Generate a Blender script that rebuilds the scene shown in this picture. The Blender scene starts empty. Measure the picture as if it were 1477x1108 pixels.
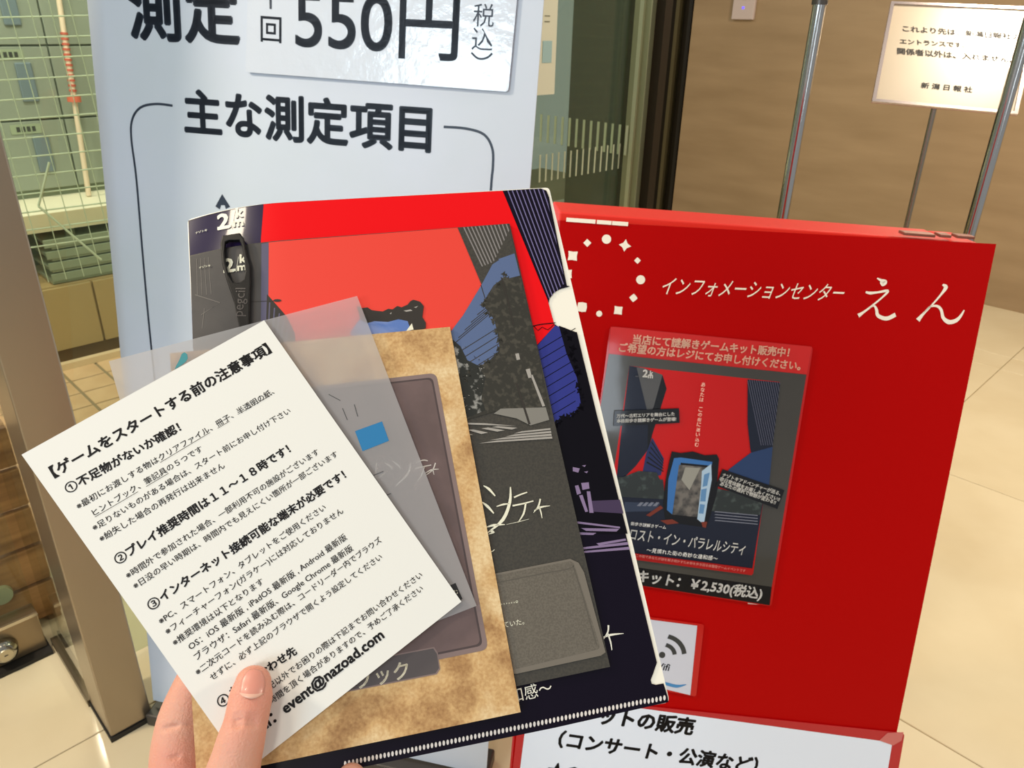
import bpy, bmesh, math, random
import numpy as np
from mathutils import Vector, Matrix
from mathutils.geometry import tessellate_polygon
random.seed(7)
SC = bpy.context.scene
# ------------------------------------------------------------------ camera
FPX, CX, CY = 1100.0, 738.5, 554.0
def _n(v): v = np.array(v, float); return v / np.linalg.norm(v)
_D = _n([-48, 2296, 1100]); _UP = -_D
_FW = _n(np.array([0, 0, 1.]) - _D[2] * _D); _X = np.cross(_FW, _UP)
if _X[0] < 0: _X = -_X
RM = np.array([_X, _FW, _UP])              # camera (right, down, forward) -> world
CAM = np.array([0, 0, 1.5])
cam = bpy.data.cameras.new('camera'); camo = bpy.data.objects.new('camera', cam)
SC.collection.objects.link(camo); SC.camera = camo
cam.sensor_width = 36; cam.lens = 36 * FPX / 1477; cam.clip_start = .02
mw = Matrix.Identity(4)
for i in range(3):
    mw[i][0] = RM[i][0]; mw[i][1] = -RM[i][1]; mw[i][2] = -RM[i][2]; mw[i][3] = CAM[i]
camo.matrix_world = mw
cam.dof.use_dof = True; cam.dof.focus_distance = .40; cam.dof.aperture_fstop = 40
# ------------------------------------------------------------------ world, lights, exposure
SC.view_settings.view_transform = 'Standard'; SC.view_settings.look = 'None'
SC.view_settings.exposure = 0.0; SC.view_settings.gamma = 1.0
W = bpy.data.worlds.new('world'); SC.world = W; W.use_nodes = True
W.node_tree.nodes['Background'].inputs[0].default_value = (0.86, 0.88, 0.90, 1)
W.node_tree.nodes['Background'].inputs[1].default_value = 0.40
def light(name, kind, loc, target, energy, color, size=1, sizey=None, spot=None):
    l = bpy.data.lights.new(name, kind); l.energy = energy; l.color = color
    if kind == 'AREA':
        l.size = size
        if sizey: l.shape = 'RECTANGLE'; l.size_y = sizey
        else: l.shape = 'DISK'
    else: l.shadow_soft_size = size
    if spot: l.spot_size = spot; l.spot_blend = .6
    o = bpy.data.objects.new(name, l); SC.collection.objects.link(o); o.location = loc
    o.rotation_euler = (Vector(target) - Vector(loc)).to_track_quat('-Z', 'Y').to_euler()
    return o
WARM = (1, .86, .66); COOL = (.78, .89, 1)
light('window_daylight', 'AREA', (-2.1, -2.5, 2.15), (-.1, 1.35, 1.35), 46, (.66, .86, 1), .95, 1.1)
light('window_daylight', 'AREA', (4.25, -12.0, 1.0), (1.2, 1.6, 1.1), 30, COOL, .9, 1.7)
light('ceiling_or_fill_lamp', 'AREA', (-.55, -1.9, 2.75), (.0, .4, 1.3), 17, (1, .93, .82), .45)
light('ceiling_or_fill_lamp', 'AREA', (-2.0, .5, 2.75), (-1.2, 1.1, 0), 48, WARM, .35)  # added fill light, brightens the floor on the left
light('ceiling_or_fill_lamp', 'AREA', (-.78, .12, 2.75), (-.3, .5, 1.0), 5.5, WARM, .22)
light('ceiling_or_fill_lamp', 'AREA', (2.0, 2.6, 2.75), (2.1, 3.4, .6), 55, WARM, .4)  # added fill light to lift the stone wall
light('ceiling_or_fill_lamp', 'AREA', (2.7, .6, 2.75), (2.0, 1.2, 0), 45, WARM, .4)
light('ceiling_or_fill_lamp', 'AREA', (-2.54, 3.39, 2.75), (-2.0, 2.6, 0), 20, WARM, .12)
light('shop_or_fill_lamp', 'AREA', (-1.5, 2.7, 2.7), (-1.9, 3.9, .9), 33, (1, .96, .9), .5)
light('shop_or_fill_lamp', 'AREA', (-.6, 5.2, 2.7), (-.5, 5.8, 1.2), 13, (1, .92, .78), .5)  # added fill light for the dark interior behind the right-hand glass
# ------------------------------------------------------------------ helpers
def ray(x, y): return RM @ np.array([x - CX, y - CY, FPX]) / FPX
def K(x, y, z): return CAM + ray(x, y) * z            # point at camera depth z
def AB(a, b, z=0.): return np.array([(b - a) / 2 ** .5, (a + b) / 2 ** .5, z])   # the building's own axes (45 degrees)
def onB(x, y, b): d = ray(x, y); t = (b * 2 ** .5 - CAM[0] - CAM[1]) / (d[0] + d[1]); return CAM + d * t
def onA(x, y, a): d = ray(x, y); t = (a * 2 ** .5 + CAM[0] - CAM[1]) / (d[1] - d[0]); return CAM + d * t
def link(o, parent=None):
    SC.collection.objects.link(o)
    if parent: o.parent = parent
    return o
def tag(o, label=None, cat=None, group=None, kind=None):
    if label: o['label'] = label
    if cat: o['category'] = cat
    if group: o['group'] = group
    if kind: o['kind'] = kind
    return o
def empty(name, loc, label=None, cat=None, group=None, kind=None):
    o = bpy.data.objects.new(name, None); link(o); o.location = Vector(loc); o.empty_display_size = .02
    bpy.context.view_layer.update()
    return tag(o, label, cat, group, kind)
def meshobj(name, verts, faces, mats, parent=None, mi=None, smooth=False):
    me = bpy.data.meshes.new(name)
    off = np.array(parent.location) if parent and parent.type == 'EMPTY' else np.zeros(3)
    if parent and parent.parent: off = np.array(parent.parent.location)
    me.from_pydata([tuple(np.array(v, float) - off) for v in verts], [], faces)
    for m in (mats if isinstance(mats, (list, tuple)) else [mats]): me.materials.append(m)
    if mi: me.polygons.foreach_set('material_index', mi)
    if smooth: me.polygons.foreach_set('use_smooth', [True] * len(me.polygons))
    me.update()
    o = bpy.data.objects.new(name, me); link(o, parent)
    return o
def bevel(o, w, seg=2):
    m = o.modifiers.new('bevel', 'BEVEL'); m.width = w; m.segments = seg; m.limit_method = 'ANGLE'; return o
BOXF = [(0, 3, 2, 1), (4, 5, 6, 7), (0, 1, 5, 4), (1, 2, 6, 5), (2, 3, 7, 6), (3, 0, 4, 7)]
def boxv(o, U, V, Wd):
    o, U, V, Wd = map(np.array, (o, U, V, Wd))
    return [o, o + U, o + U + V, o + V, o + Wd, o + U + Wd, o + U + V + Wd, o + V + Wd]
def box(name, o, U, V, Wd, mat, parent=None, bev=0):
    ob = meshobj(name, boxv(o, U, V, Wd), BOXF, mat, parent)
    b = bmesh.new(); b.from_mesh(ob.data); bmesh.ops.recalc_face_normals(b, faces=b.faces); b.to_mesh(ob.data); b.free()
    if bev: bevel(ob, bev)
    return ob
def abbox(name, a0, a1, b0, b1, z0, z1, mat, parent=None, bev=0):
    return box(name, AB(a0, b0, z0), AB(a1, b0) - AB(a0, b0), AB(a0, b1) - AB(a0, b0), (0, 0, z1 - z0), mat, parent, bev)
def tubev(pts, rad, n=16, closed_caps=True):
    pts = [np.array(p, float) for p in pts]; V = []; Fc = []
    rad = rad if hasattr(rad, '__len__') else [rad] * len(pts)
    t0 = _n(pts[1] - pts[0]); a = np.array([0, 0, 1.]) if abs(t0[2]) < .9 else np.array([1., 0, 0])
    u = _n(np.cross(t0, a))
    for i, p in enumerate(pts):
        t = _n(pts[min(i + 1, len(pts) - 1)] - pts[max(i - 1, 0)]); u = _n(u - t * (u @ t)); w = np.cross(t, u)
        for k in range(n):
            an = 2 * math.pi * k / n; V.append(p + rad[i] * (math.cos(an) * u + math.sin(an) * w))
    for i in range(len(pts) - 1):
        for k in range(n):
            Fc.append((i * n + k, i * n + (k + 1) % n, (i + 1) * n + (k + 1) % n, (i + 1) * n + k))
    if closed_caps: Fc.append(tuple(range(n - 1, -1, -1))); Fc.append(tuple(range((len(pts) - 1) * n, len(pts) * n)))
    return V, Fc
def tube(name, pts, rad, mat, parent=None, n=16):
    V, Fc = tubev(pts, rad, n)
    o = meshobj(name, V, Fc, mat, parent, smooth=True)
    m = o.modifiers.new('split', 'EDGE_SPLIT'); m.split_angle = .9
    return o
# ------------------------------------------------------------------ materials
def lin(c): return tuple((x / 255 / 12.92) if x / 255 <= .04045 else ((x / 255 + .055) / 1.055) ** 2.4 for x in c) + (1,)
MC = {}
def mat(name, rgb, rough=.6, metal=0., coat=0., noise=None, spec=.5, bump=0., bscale=50, emit=0, alpha=1, sss=0):
    if name in MC: return MC[name]
    m = bpy.data.materials.new(name); m.use_nodes = True; nt = m.node_tree; b = nt.nodes['Principled BSDF']; MC[name] = m
    b.inputs['Base Color'].default_value = lin(rgb); b.inputs['Roughness'].default_value = rough
    b.inputs['Metallic'].default_value = metal; b.inputs['Coat Weight'].default_value = coat
    b.inputs['Coat Roughness'].default_value = .06; b.inputs['Specular IOR Level'].default_value = spec; b.inputs['Alpha'].default_value = alpha
    if sss:
        b.inputs['Subsurface Weight'].default_value = sss; b.inputs['Subsurface Radius'].default_value = (1, .35, .2); b.inputs['Subsurface Scale'].default_value = .004
    if emit: b.inputs['Emission Color'].default_value = lin(rgb); b.inputs['Emission Strength'].default_value = emit
    tc = nt.nodes.new('ShaderNodeTexCoord')
    if noise:      # (rgb2, scale, (sx,sy,sz), lo, hi [, detail])
        mp = nt.nodes.new('ShaderNodeMapping'); mp.inputs['Scale'].default_value = noise[2]; nt.links.new(tc.outputs['Object'], mp.inputs[0])
        nz = nt.nodes.new('ShaderNodeTexNoise'); nz.inputs['Scale'].default_value = noise[1]; nz.inputs['Detail'].default_value = noise[5] if len(noise) > 5 else 6
        nt.links.new(mp.outputs[0], nz.inputs['Vector'])
        r = nt.nodes.new('ShaderNodeValToRGB'); r.color_ramp.elements[0].position = noise[3]; r.color_ramp.elements[1].position = noise[4]
        r.color_ramp.elements[0].color = lin(rgb); r.color_ramp.elements[1].color = lin(noise[0])
        nt.links.new(nz.outputs['Fac'], r.inputs[0]); nt.links.new(r.outputs[0], b.inputs['Base Color'])
    if bump:
        n2 = nt.nodes.new('ShaderNodeTexNoise'); n2.inputs['Scale'].default_value = bscale; n2.inputs['Detail'].default_value = 4
        nt.links.new(tc.outputs['Object'], n2.inputs['Vector'])
        bp = nt.nodes.new('ShaderNodeBump'); bp.inputs['Strength'].default_value = bump; bp.inputs['Distance'].default_value = .002
        nt.links.new(n2.outputs['Fac'], bp.inputs['Height']); nt.links.new(bp.outputs[0], b.inputs['Normal'])
        if coat: nt.links.new(bp.outputs[0], b.inputs['Coat Normal'])
    return m
def glassmat(name, tint, refl=1.0, base=(120, 140, 120), film=.0):
    m = bpy.data.materials.new(name); m.use_nodes = True; nt = m.node_tree; nt.nodes.clear()
    out = nt.nodes.new('ShaderNodeOutputMaterial'); tr = nt.nodes.new('ShaderNodeBsdfTransparent'); tr.inputs[0].default_value = lin(tint)
    gl = nt.nodes.new('ShaderNodeBsdfGlossy'); gl.inputs['Roughness'].default_value = .02
    fr = nt.nodes.new('ShaderNodeFresnel'); fr.inputs[0].default_value = 1.5
    ml0 = nt.nodes.new('ShaderNodeMath'); ml0.operation = 'MULTIPLY'; ml0.inputs[1].default_value = refl; nt.links.new(fr.outputs[0], ml0.inputs[0])
    ge = nt.nodes.new('ShaderNodeNewGeometry'); sb = nt.nodes.new('ShaderNodeMath'); sb.operation = 'SUBTRACT'; sb.inputs[0].default_value = 1; nt.links.new(ge.outputs['Backfacing'], sb.inputs[1])
    ml = nt.nodes.new('ShaderNodeMath'); ml.operation = 'MULTIPLY'; nt.links.new(ml0.outputs[0], ml.inputs[0]); nt.links.new(sb.outputs[0], ml.inputs[1])
    mx = nt.nodes.new('ShaderNodeMixShader'); nt.links.new(ml.outputs[0], mx.inputs[0]); nt.links.new(tr.outputs[0], mx.inputs[1]); nt.links.new(gl.outputs[0], mx.inputs[2])
    last = mx
    if film:
        df = nt.nodes.new('ShaderNodeBsdfDiffuse'); df.inputs[0].default_value = lin(base); m2 = nt.nodes.new('ShaderNodeMixShader'); m2.inputs[0].default_value = film
        nt.links.new(mx.outputs[0], m2.inputs[1]); nt.links.new(df.outputs[0], m2.inputs[2]); last = m2
    nt.links.new(last.outputs[0], out.inputs[0]); return m
M_paper = mat('white_paper', (236, 234, 228), .75)
M_ink = mat('black_ink', (22, 20, 24), .55)
M_navy = mat('navy_ink', (30, 42, 60), .45)
M_chrome = mat('chrome', (200, 198, 194), .12, 1)
M_cream = mat('cream_print', (250, 240, 222), .5)
# ------------------------------------------------------------------ flat printed surfaces
class Plane:
    """a real flat surface: origin, right, down (unit, world) and the normal facing the viewer"""
    def __init__(s, o, u, v, bend=None):
        s.o = np.array(o, float); s.u = _n(u); s.v = _n(np.array(v, float) - s.u * (np.array(v, float) @ s.u)); s.n = np.cross(s.u, s.v)
        if s.n @ (CAM - s.o) < 0: s.n = -s.n
        s.bend = bend
    def off(s, d): p = Plane(s.o + s.n * d, s.u, s.v, s.bend); return p
    def uv(s, x, y):
        d = ray(x, y); t = ((s.o - CAM) @ s.n) / (d @ s.n); P = CAM + d * t - s.o; return np.array([P @ s.u, P @ s.v])
    def pt(s, u, v, h=0.):
        if s.bend: h = h - s.bend(u, v)
        return s.o + s.u * u + s.v * v + s.n * h
def clip_half(P, nx, ny, c):      # keep nx*x+ny*y<=c
    out = []
    for i in range(len(P)):
        a, b = P[i], P[(i + 1) % len(P)]; da = nx * a[0] + ny * a[1] - c; db = nx * b[0] + ny * b[1] - c
        if da <= 0: out.append(a)
        if da * db < 0:
            t = da / (da - db); out.append((a[0] + (b[0] - a[0]) * t, a[1] + (b[1] - a[1]) * t))
    return out
def clip(P, C):
    ar = sum(C[i][0] * C[(i + 1) % len(C)][1] - C[(i + 1) % len(C)][0] * C[i][1] for i in range(len(C)))
    for i in range(len(C)):
        a, b = C[i], C[(i + 1) % len(C)]; nx, ny = (b[1] - a[1]), -(b[0] - a[0])
        if ar < 0: nx, ny = -nx, -ny
        P = clip_half(P, nx, ny, nx * a[0] + ny * a[1])
        if len(P) < 3: return []
    return P
def stroke(pts, w, sm=4):
    """tapered brush stroke through pts; w = widths; returns an outline polygon"""
    P = [np.array(p, float) for p in pts]; Wd = list(w) if hasattr(w, '__len__') else [w] * len(P); Q = []; WW = []
    for i in range(len(P) - 1):
        p0 = P[max(i - 1, 0)]; p1 = P[i]; p2 = P[i + 1]; p3 = P[min(i + 2, len(P) - 1)]
        ns = sm if len(P) > 2 else 1
        for k in range(ns):
            t = k / ns; Q.append(.5 * ((2 * p1) + (p2 - p0) * t + (2 * p0 - 5 * p1 + 4 * p2 - p3) * t * t + (3 * p1 - p0 - 3 * p2 + p3) * t ** 3)); WW.append(Wd[i] + (Wd[i + 1] - Wd[i]) * t)
    Q.append(P[-1]); WW.append(Wd[-1]); quads = []
    T = [_n(Q[min(i + 1, len(Q) - 1)] - Q[max(i - 1, 0)] + 1e-9) for i in range(len(Q))]
    for i in range(len(Q) - 1):
        n0 = np.array([-T[i][1], T[i][0]]) * WW[i] / 2; n1 = np.array([-T[i + 1][1], T[i + 1][0]]) * WW[i + 1] / 2
        quads.append([tuple(Q[i] + n0), tuple(Q[i + 1] + n1), tuple(Q[i + 1] - n1), tuple(Q[i] - n0)])
    return quads
def circle(cx, cy, r, n=20, ry=None): return [(cx + r * math.cos(2 * math.pi * k / n), cy + (ry or r) * math.sin(2 * math.pi * k / n)) for k in range(n)]
def rrect(P, r, n=5):
    """round the corners of a convex polygon"""
    out = []
    for i in range(len(P)):
        a, b, c = np.array(P[i - 1], float), np.array(P[i], float), np.array(P[(i + 1) % len(P)], float)
        s = b + _n(a - b) * r; e = b + _n(c - b) * r
        for k in range(n + 1):
            t = k / n; out.append(tuple((1 - t) ** 2 * s + 2 * t * (1 - t) * b + t * t * e))
    return out
class Print:
    """collects flat print (polygons given in photo pixels or in surface metres) and links it as ONE mesh on its surface"""
    def __init__(s, plane, h0=.0001, dh=.00004, slices=False): s.p = plane; s.h = h0; s.dh = dh; s.V = []; s.F = []; s.M = []; s.I = []; s.sl = slices
    def mi(s, m):
        if m not in s.M: s.M.append(m)
        return s.M.index(m)
    def poly_uv(s, P, m, h=None, step=True):
        P = [tuple(q) for q in P]
        if len(P) < 3: return
        if h is None: h = s.h
        pieces = [P]
        if s.sl:
            pieces = []
            us = [-9] + [i * .005 for i in range(0, 15)] + [9]; vs = [-9] + [i * .012 for i in range(0, 14)] + [9]
            for a, b in zip(us[:-1], us[1:]):
                q = clip_half(clip_half(P, 1, 0, b), -1, 0, -a)
                if len(q) < 3: continue
                if a >= .06 or (max(x[1] for x in q) < .0): pieces.append(q); continue
                for c, d in zip(vs[:-1], vs[1:]):
                    z = clip_half(clip_half(q, 0, 1, d), 0, -1, -c)
                    if len(z) >= 3: pieces.append(z)
        k = s.mi(m)
        for q in pieces:
            base = len(s.V)
            if len(q) == 3 or len(q) == 4: tris = [tuple(range(len(q)))]
            else: tris = tessellate_polygon([[Vector((a[0], a[1], 0)) for a in q]])
            for (u, v) in q: s.V.append(s.p.pt(u, v, h))
            for t in tris: s.F.append(tuple(base + i for i in t)); s.I.append(k)
        if step: s.h += s.dh
    def poly(s, P, m, step=True): s.poly_uv([s.p.uv(*q) for q in P], m, step=step)
    def polys(s, L, m):
        for P in L: s.poly(P, m, step=False)
        s.h += s.dh
    def line(s, pts, w, m, sm=1):
        for q in stroke([s.p.uv(*p) for p in pts], w, sm): s.poly_uv(q, m, step=False)
        s.h += s.dh
    def text(s, string, p0, p1, m, bold=0., vstretch=1., shear=0., vertical=False, hfix=None, res=2):
        """baseline from photo pixel p0 to p1 on the surface"""
        a = s.p.uv(*p0); b = s.p.uv(*p1); vs, fs = glyphs(string, bold, res)
        if not len(vs): return
        L = np.linalg.norm(b - a); x = (b - a) / L; y = np.array([x[1], -x[0]])      # y = up in the surface (v points down)
        if hfix: ex = vs[:, 0].max() - vs[:, 0].min(); sc = L / ex; sy = hfix / .88
        else: ex = vs[:, 0].max() - vs[:, 0].min(); sc = L / ex; sy = sc * vstretch
        x0 = vs[:, 0].min(); k = s.mi(m); base = len(s.V)
        for q in vs:
            px = (q[0] - x0) * sc + shear * q[1] * sy; py = q[1] * sy
            w = a + x * px + y * py; s.V.append(s.p.pt(w[0], w[1], s.h))
        for f in fs: s.F.append(tuple(base + i for i in f)); s.I.append(k)
        s.h += s.dh
    def build(s, name, parent, label=None):
        o = meshobj(name, s.V, s.F, s.M, parent, s.I)
        b = bmesh.new(); b.from_mesh(o.data)
        n = Vector(s.p.n)
        rev = [f for f in b.faces if f.normal.dot(n) < 0]
        bmesh.ops.reverse_faces(b, faces=rev)
        if s.sl: bmesh.ops.remove_doubles(b, verts=b.verts, dist=2e-6)
        b.to_mesh(o.data); b.free()
        if s.sl: o.data.polygons.foreach_set('use_smooth', [True] * len(o.data.polygons))
        if label: o['label'] = label
        return o
_GC = {}
def glyphs(string, bold=0., res=2):
    key = (string, bold, res)
    if key in _GC: return _GC[key]
    cu = bpy.data.curves.new('t', 'FONT'); cu.body = string; cu.size = 1; cu.resolution_u = res; cu.fill_mode = 'FRONT'
    o = bpy.data.objects.new('t', cu); SC.collection.objects.link(o); bpy.context.view_layer.update()
    me = bpy.data.meshes.new_from_object(o.evaluated_get(bpy.context.evaluated_depsgraph_get()))
    vs = np.zeros(len(me.vertices) * 3); me.vertices.foreach_get('co', vs); vs = vs.reshape(-1, 3)[:, :2]
    fs = [tuple(p.vertices) for p in me.polygons]
    if bold and len(vs):       # heavier strokes: shifted copies of the same outline
        n0 = len(vs); f0 = list(fs); v0 = vs.copy(); K_ = 8 if bold >= .03 else 4
        for k in range(K_):
            a = 2 * math.pi * (k + .5) / K_; vs = np.vstack([vs, v0 + np.array([math.cos(a), math.sin(a)]) * bold])
            fs += [tuple(i + n0 * (k + 1) for i in f) for f in f0]
    bpy.data.objects.remove(o); bpy.data.curves.remove(cu); bpy.data.meshes.remove(me)
    _GC[key] = (vs, fs); return _GC[key]
def slab(name, plane, P, th, m, parent, uvs=False, slices=False, both=None):
    """a sheet of thickness th behind the plane with outline P (photo pixels unless uvs)"""
    Q = [tuple(q) for q in P] if uvs else [tuple(plane.uv(*q)) for q in P]
    pr = Print(plane, 0, 0, slices); pr.poly_uv(Q, m); n = len(pr.V); Fr = list(pr.F)
    pr.h = -th; pr.poly_uv(Q, m)
    Q2 = []
    for i in range(len(Q)):
        a, b = np.array(Q[i]), np.array(Q[(i + 1) % len(Q)]); k = max(1, int(np.linalg.norm(b - a) / .006)) if slices else 1
        for j in range(k): Q2.append(a + (b - a) * j / k)
    base = len(pr.V); N = len(Q2)
    for q in Q2: pr.V.append(plane.pt(q[0], q[1], 0)); pr.V.append(plane.pt(q[0], q[1], -th))
    for i in range(N):
        j = (i + 1) % N; pr.F.append((base + 2 * i, base + 2 * j, base + 2 * j + 1, base + 2 * i + 1)); pr.I.append(0)
    o = meshobj(name, pr.V, pr.F, pr.M, parent, pr.I)
    b = bmesh.new(); b.from_mesh(o.data); bmesh.ops.remove_doubles(b, verts=b.verts, dist=1e-6); bmesh.ops.recalc_face_normals(b, faces=b.faces); b.to_mesh(o.data); b.free()
    return o
def par(plane, a, b, c):
    """fourth corner: rectangle a(TL) b(TR) c(BR) in surface metres"""
    A, B, C = plane.uv(*a), plane.uv(*b), plane.uv(*c); return [A, B, C, A + C - B]

# ================================================================== THE SETTING
M_tile = mat('cream_floor_tile', (222, 207, 174), .10, noise=((208, 190, 154), 2.2, (1, 1, 1), .35, .75), spec=.5)
M_grout = mat('floor_joint', (150, 132, 100), .8)
M_terra = mat('terracotta_tile', (222, 186, 142), .5, noise=((206, 168, 124), 6, (1, 1, 1), .4, .7))
M_stone = mat('beige_veined_stone', (164, 138, 106), .42, noise=((144, 119, 88), 1.7, (1, 1, 6), .3, .8, 10))
M_dark = mat('dark_brown_panel', (34, 26, 14), .6, spec=.2)
M_steel = mat('brushed_bronze_steel', (172, 158, 138), .30, .85, noise=((158, 144, 124), 3, (1, 1, .3), .3, .8))
M_alu = mat('pale_olive_aluminium', (140, 142, 112), .4, .6)
M_backwall = mat('dark_green_wall', (40, 46, 38), .7)
M_backwall2 = mat('dark_brown_green_wall', (62, 56, 36), .7)
fl = abbox('floor', -3.2, 6.0, -2.2, 6.4, -.06, -.004, M_grout); tag(fl, kind='structure')
A0 = [.73 + .8 * k for k in range(-4, 6)]; B0 = [-2.24, -.96, .32, 1.60, 2.88, 4.10, 4.30, 5.58]
tilemesh = {}
def tile(a0, a1, b0, b1, m, g=.0016):
    key = (round(a1 - a0, 3), round(b1 - b0, 3), m.name)
    if key not in tilemesh:
        x, y = (a1 - a0) / 2 - g, (b1 - b0) / 2 - g; c = .0015; V = []
        for (s, zz) in ((0, -.006), (0, -c), (c, 0)):
            for (i, j) in ((-1, -1), (1, -1), (1, 1), (-1, 1)): V.append((i * (x - s), j * (y - s), zz))
        Fc = [(8, 9, 10, 11)] + [(k + i, k + (i + 1) % 4, k + 4 + (i + 1) % 4, k + 4 + i) for k in (0, 4) for i in range(4)]
        me = bpy.data.meshes.new('tile'); me.from_pydata(V, [], Fc); me.materials.append(m); tilemesh[key] = me
    o = bpy.data.objects.new('tile', tilemesh[key]); link(o, fl)
    o.location = Vector(AB((a0 + a1) / 2, (b0 + b1) / 2)); o.rotation_euler.z = math.radians(135)
for i in range(len(A0) - 1):
    for j in range(len(B0) - 1):
        a0, a1, b0, b1 = A0[i], A0[i + 1], B0[j], B0[j + 1]
        if a0 < -1.7 or a0 > 4.0: continue
        if a0 > 2.2 and b0 < 1.0 and b0 > -1.2: continue
        tile(a0, a1, b0, b1, M_tile)
for i in range(12):
    for j in range(12): tile(2.36 + i * .15, 2.36 + (i + 1) * .15, -.28 + j * .15, -.28 + (j + 1) * .15, M_terra, .006)
wl = abbox('wall_right', -1.6, 3.37, 5.10, 5.3, 0, 3.0, M_stone); tag(wl, kind='structure')
wd = abbox('wall_recess', 3.37, 4.6, 5.22, 5.34, 0, 3.0, M_dark); tag(wd, kind='structure')
abbox('jamb', 3.53, 3.56, 5.16, 5.22, 0, 3.0, mat('jamb_bronze', (96, 86, 60), .4, .3), wd)
abbox('jamb', 3.40, 3.43, 5.13, 5.22, 0, 3.0, mat('jamb_dark', (30, 24, 16), .5), wd)
wb = abbox('wall_back', 5.2, 5.3, .2, 5.34, 0, 3.0, M_backwall); tag(wb, kind='structure')
for (b0, b1, m) in ((2.6, 3.2, M_backwall2), (3.55, 3.68, mat('back_mullion', (92, 88, 66), .6)), (4.0, 4.6, M_backwall2), (4.72, 4.80, mat('back_mullion', (92, 88, 66), .6))):
    abbox('wall_panel', 5.14, 5.2, b0, b1, .05, 3.0, m, wb)
# steel-clad end post with glass behind it
po = abbox('trim_1', 1.483, 1.62, .222, .313, .012, 2.6, M_steel, bev=.003); tag(po, kind='structure')
abbox('foot_seal', 1.479, 1.62, .219, .316, 0, .012, mat('black_seal', (28, 24, 20), .6), po)
M_glass = glassmat('clear_green_glass', (248, 250, 246), 1.0)
M_glass2 = glassmat('tinted_green_glass', (238, 243, 236), .8, film=.05, base=(140, 158, 134))
g1 = abbox('window_1', 1.62, 1.90, .224, .234, .02, 2.5, M_glass); tag(g1, 'side pane of clear glass beside the steel post', kind='structure')
abbox('floor_track', 1.62, 1.90, .216, .242, 0, .02, mat('track_steel', (110, 98, 78), .35, .7), g1)
dr = abbox('door_1', 1.905, 1.917, -1.1, .205, .125, 2.4, M_glass); tag(dr, 'glass door leaf with a metal bottom rail and lock', kind='structure')
M_rail = mat('satin_rail', (150, 132, 106), .3, .8)
rl = abbox('bottom_rail', 1.888, 1.934, -1.1, .205, .012, .125, M_rail, dr, .002)
abbox('rail_lip', 1.884, 1.888, -1.1, .205, .116, .125, mat('bright_lip', (205, 195, 175), .2, .9), dr)
def lockcyl(a, b, z):
    c = AB(a, b, z); ax = _n(AB(-1, 0)); V, Fc = tubev([c, c + ax * .004, c + ax * .022, c + ax * .030, c + ax * .031], [.031, .033, .029, .021, .012], 28)
    o = meshobj('lock', V, Fc, mat('lock_chrome', (176, 172, 160), .16, 1), dr, smooth=True); m = o.modifiers.new('s', 'EDGE_SPLIT'); m.split_angle = .7
    V, Fc = tubev([c + ax * .0305, c + ax * .0325], [.017, .016], 24); p = meshobj('lock_face', V, Fc, mat('lock_face', (196, 186, 160), .3, .8), o)
    box('keyhole', c + ax * .0325 + np.array([0, 0, -.0012]) - _n(AB(0, 1)) * .004, _n(AB(0, 1)) * .008, (0, 0, .0024), ax * .0006, M_ink, o)
lockcyl(1.888, .115, .062)
abbox('floor_guide', 1.86, 1.93, -1.1, .21, 0, .010, mat('black_seal', (28, 24, 20), .6), dr)
abbox('floor_bolt', 1.868, 1.886, .03, .075, .012, .045, M_chrome, dr, .002)
# shop-front glass past the banner
g2 = abbox('window_2', 1.70, 1.71, .33, 2.23, .02, 2.6, M_glass2); tag(g2, 'tinted glass shop front with a row of pale stripes', kind='structure')
g3 = abbox('window_3', 1.72, 3.6, 2.225, 2.235, .02, 2.6, M_glass2); tag(g3, 'side pane of tinted glass with a row of pale stripes', kind='structure')
M_strip = mat('pale_strip_film', (168, 174, 146), .6)
for k in range(14):
    p = onA(779 + k * 8.9, 244 - k * 2.9, 1.697); b = (p[0] + p[1]) / 2 ** .5
    abbox('glass_strip', 1.6975, 1.699, b - .0032, b + .0032, 1.03, 1.115, M_strip, g2)
for k in range(13):
    p = onB(780 + k * 10.2, 184 + k * 2.1, 2.222); a = (p[1] - p[0]) / 2 ** .5
    abbox('glass_strip', a - .005, a + .005, 2.222, 2.224, 1.075, 1.175, M_strip, g3)
mu = abbox('trim_2', 1.635, 1.705, 2.235, 2.262, 0, 2.8, M_alu, bev=.003); tag(mu, kind='structure')
abbox('mullion_strip', 1.66, 1.675, 2.225, 2.236, 0, 2.8, mat('bright_lip2', (190, 192, 160), .3, .7), mu)
abbox('mullion_return', 1.60, 1.635, 2.26, 2.30, 0, 2.8, M_dark, mu)
# notice taped on the shop glass, right of the banner
c0 = onA(760, 60, 1.69); b0 = (c0[0] + c0[1]) / 2 ** .5
c1 = onA(804, 60, 1.69); b1 = (c1[0] + c1[1]) / 2 ** .5
zb = onA(800, 136, 1.69)[2]
nt_ = abbox('glass_notice', 1.694, 1.697, b0, b1, zb, zb + .62, mat('notice_cream', (204, 204, 182), .6))
tag(nt_, 'tall cream notice on the dark glass just right of the white banner', 'notice')
abbox('blue_patch', 1.6925, 1.694, b1 - .06, b1 - .02, zb + .09, zb + .15, mat('patch_blue', (150, 180, 180), .6), nt_)
for k, dz in enumerate((.20, .215, .29, .30, .40, .41)):
    abbox('fine_print', 1.6928, 1.694, b1 - .055, b1 - .033, zb + dz, zb + dz + .003, mat('fine_ink', (120, 120, 100), .6), nt_)
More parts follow.
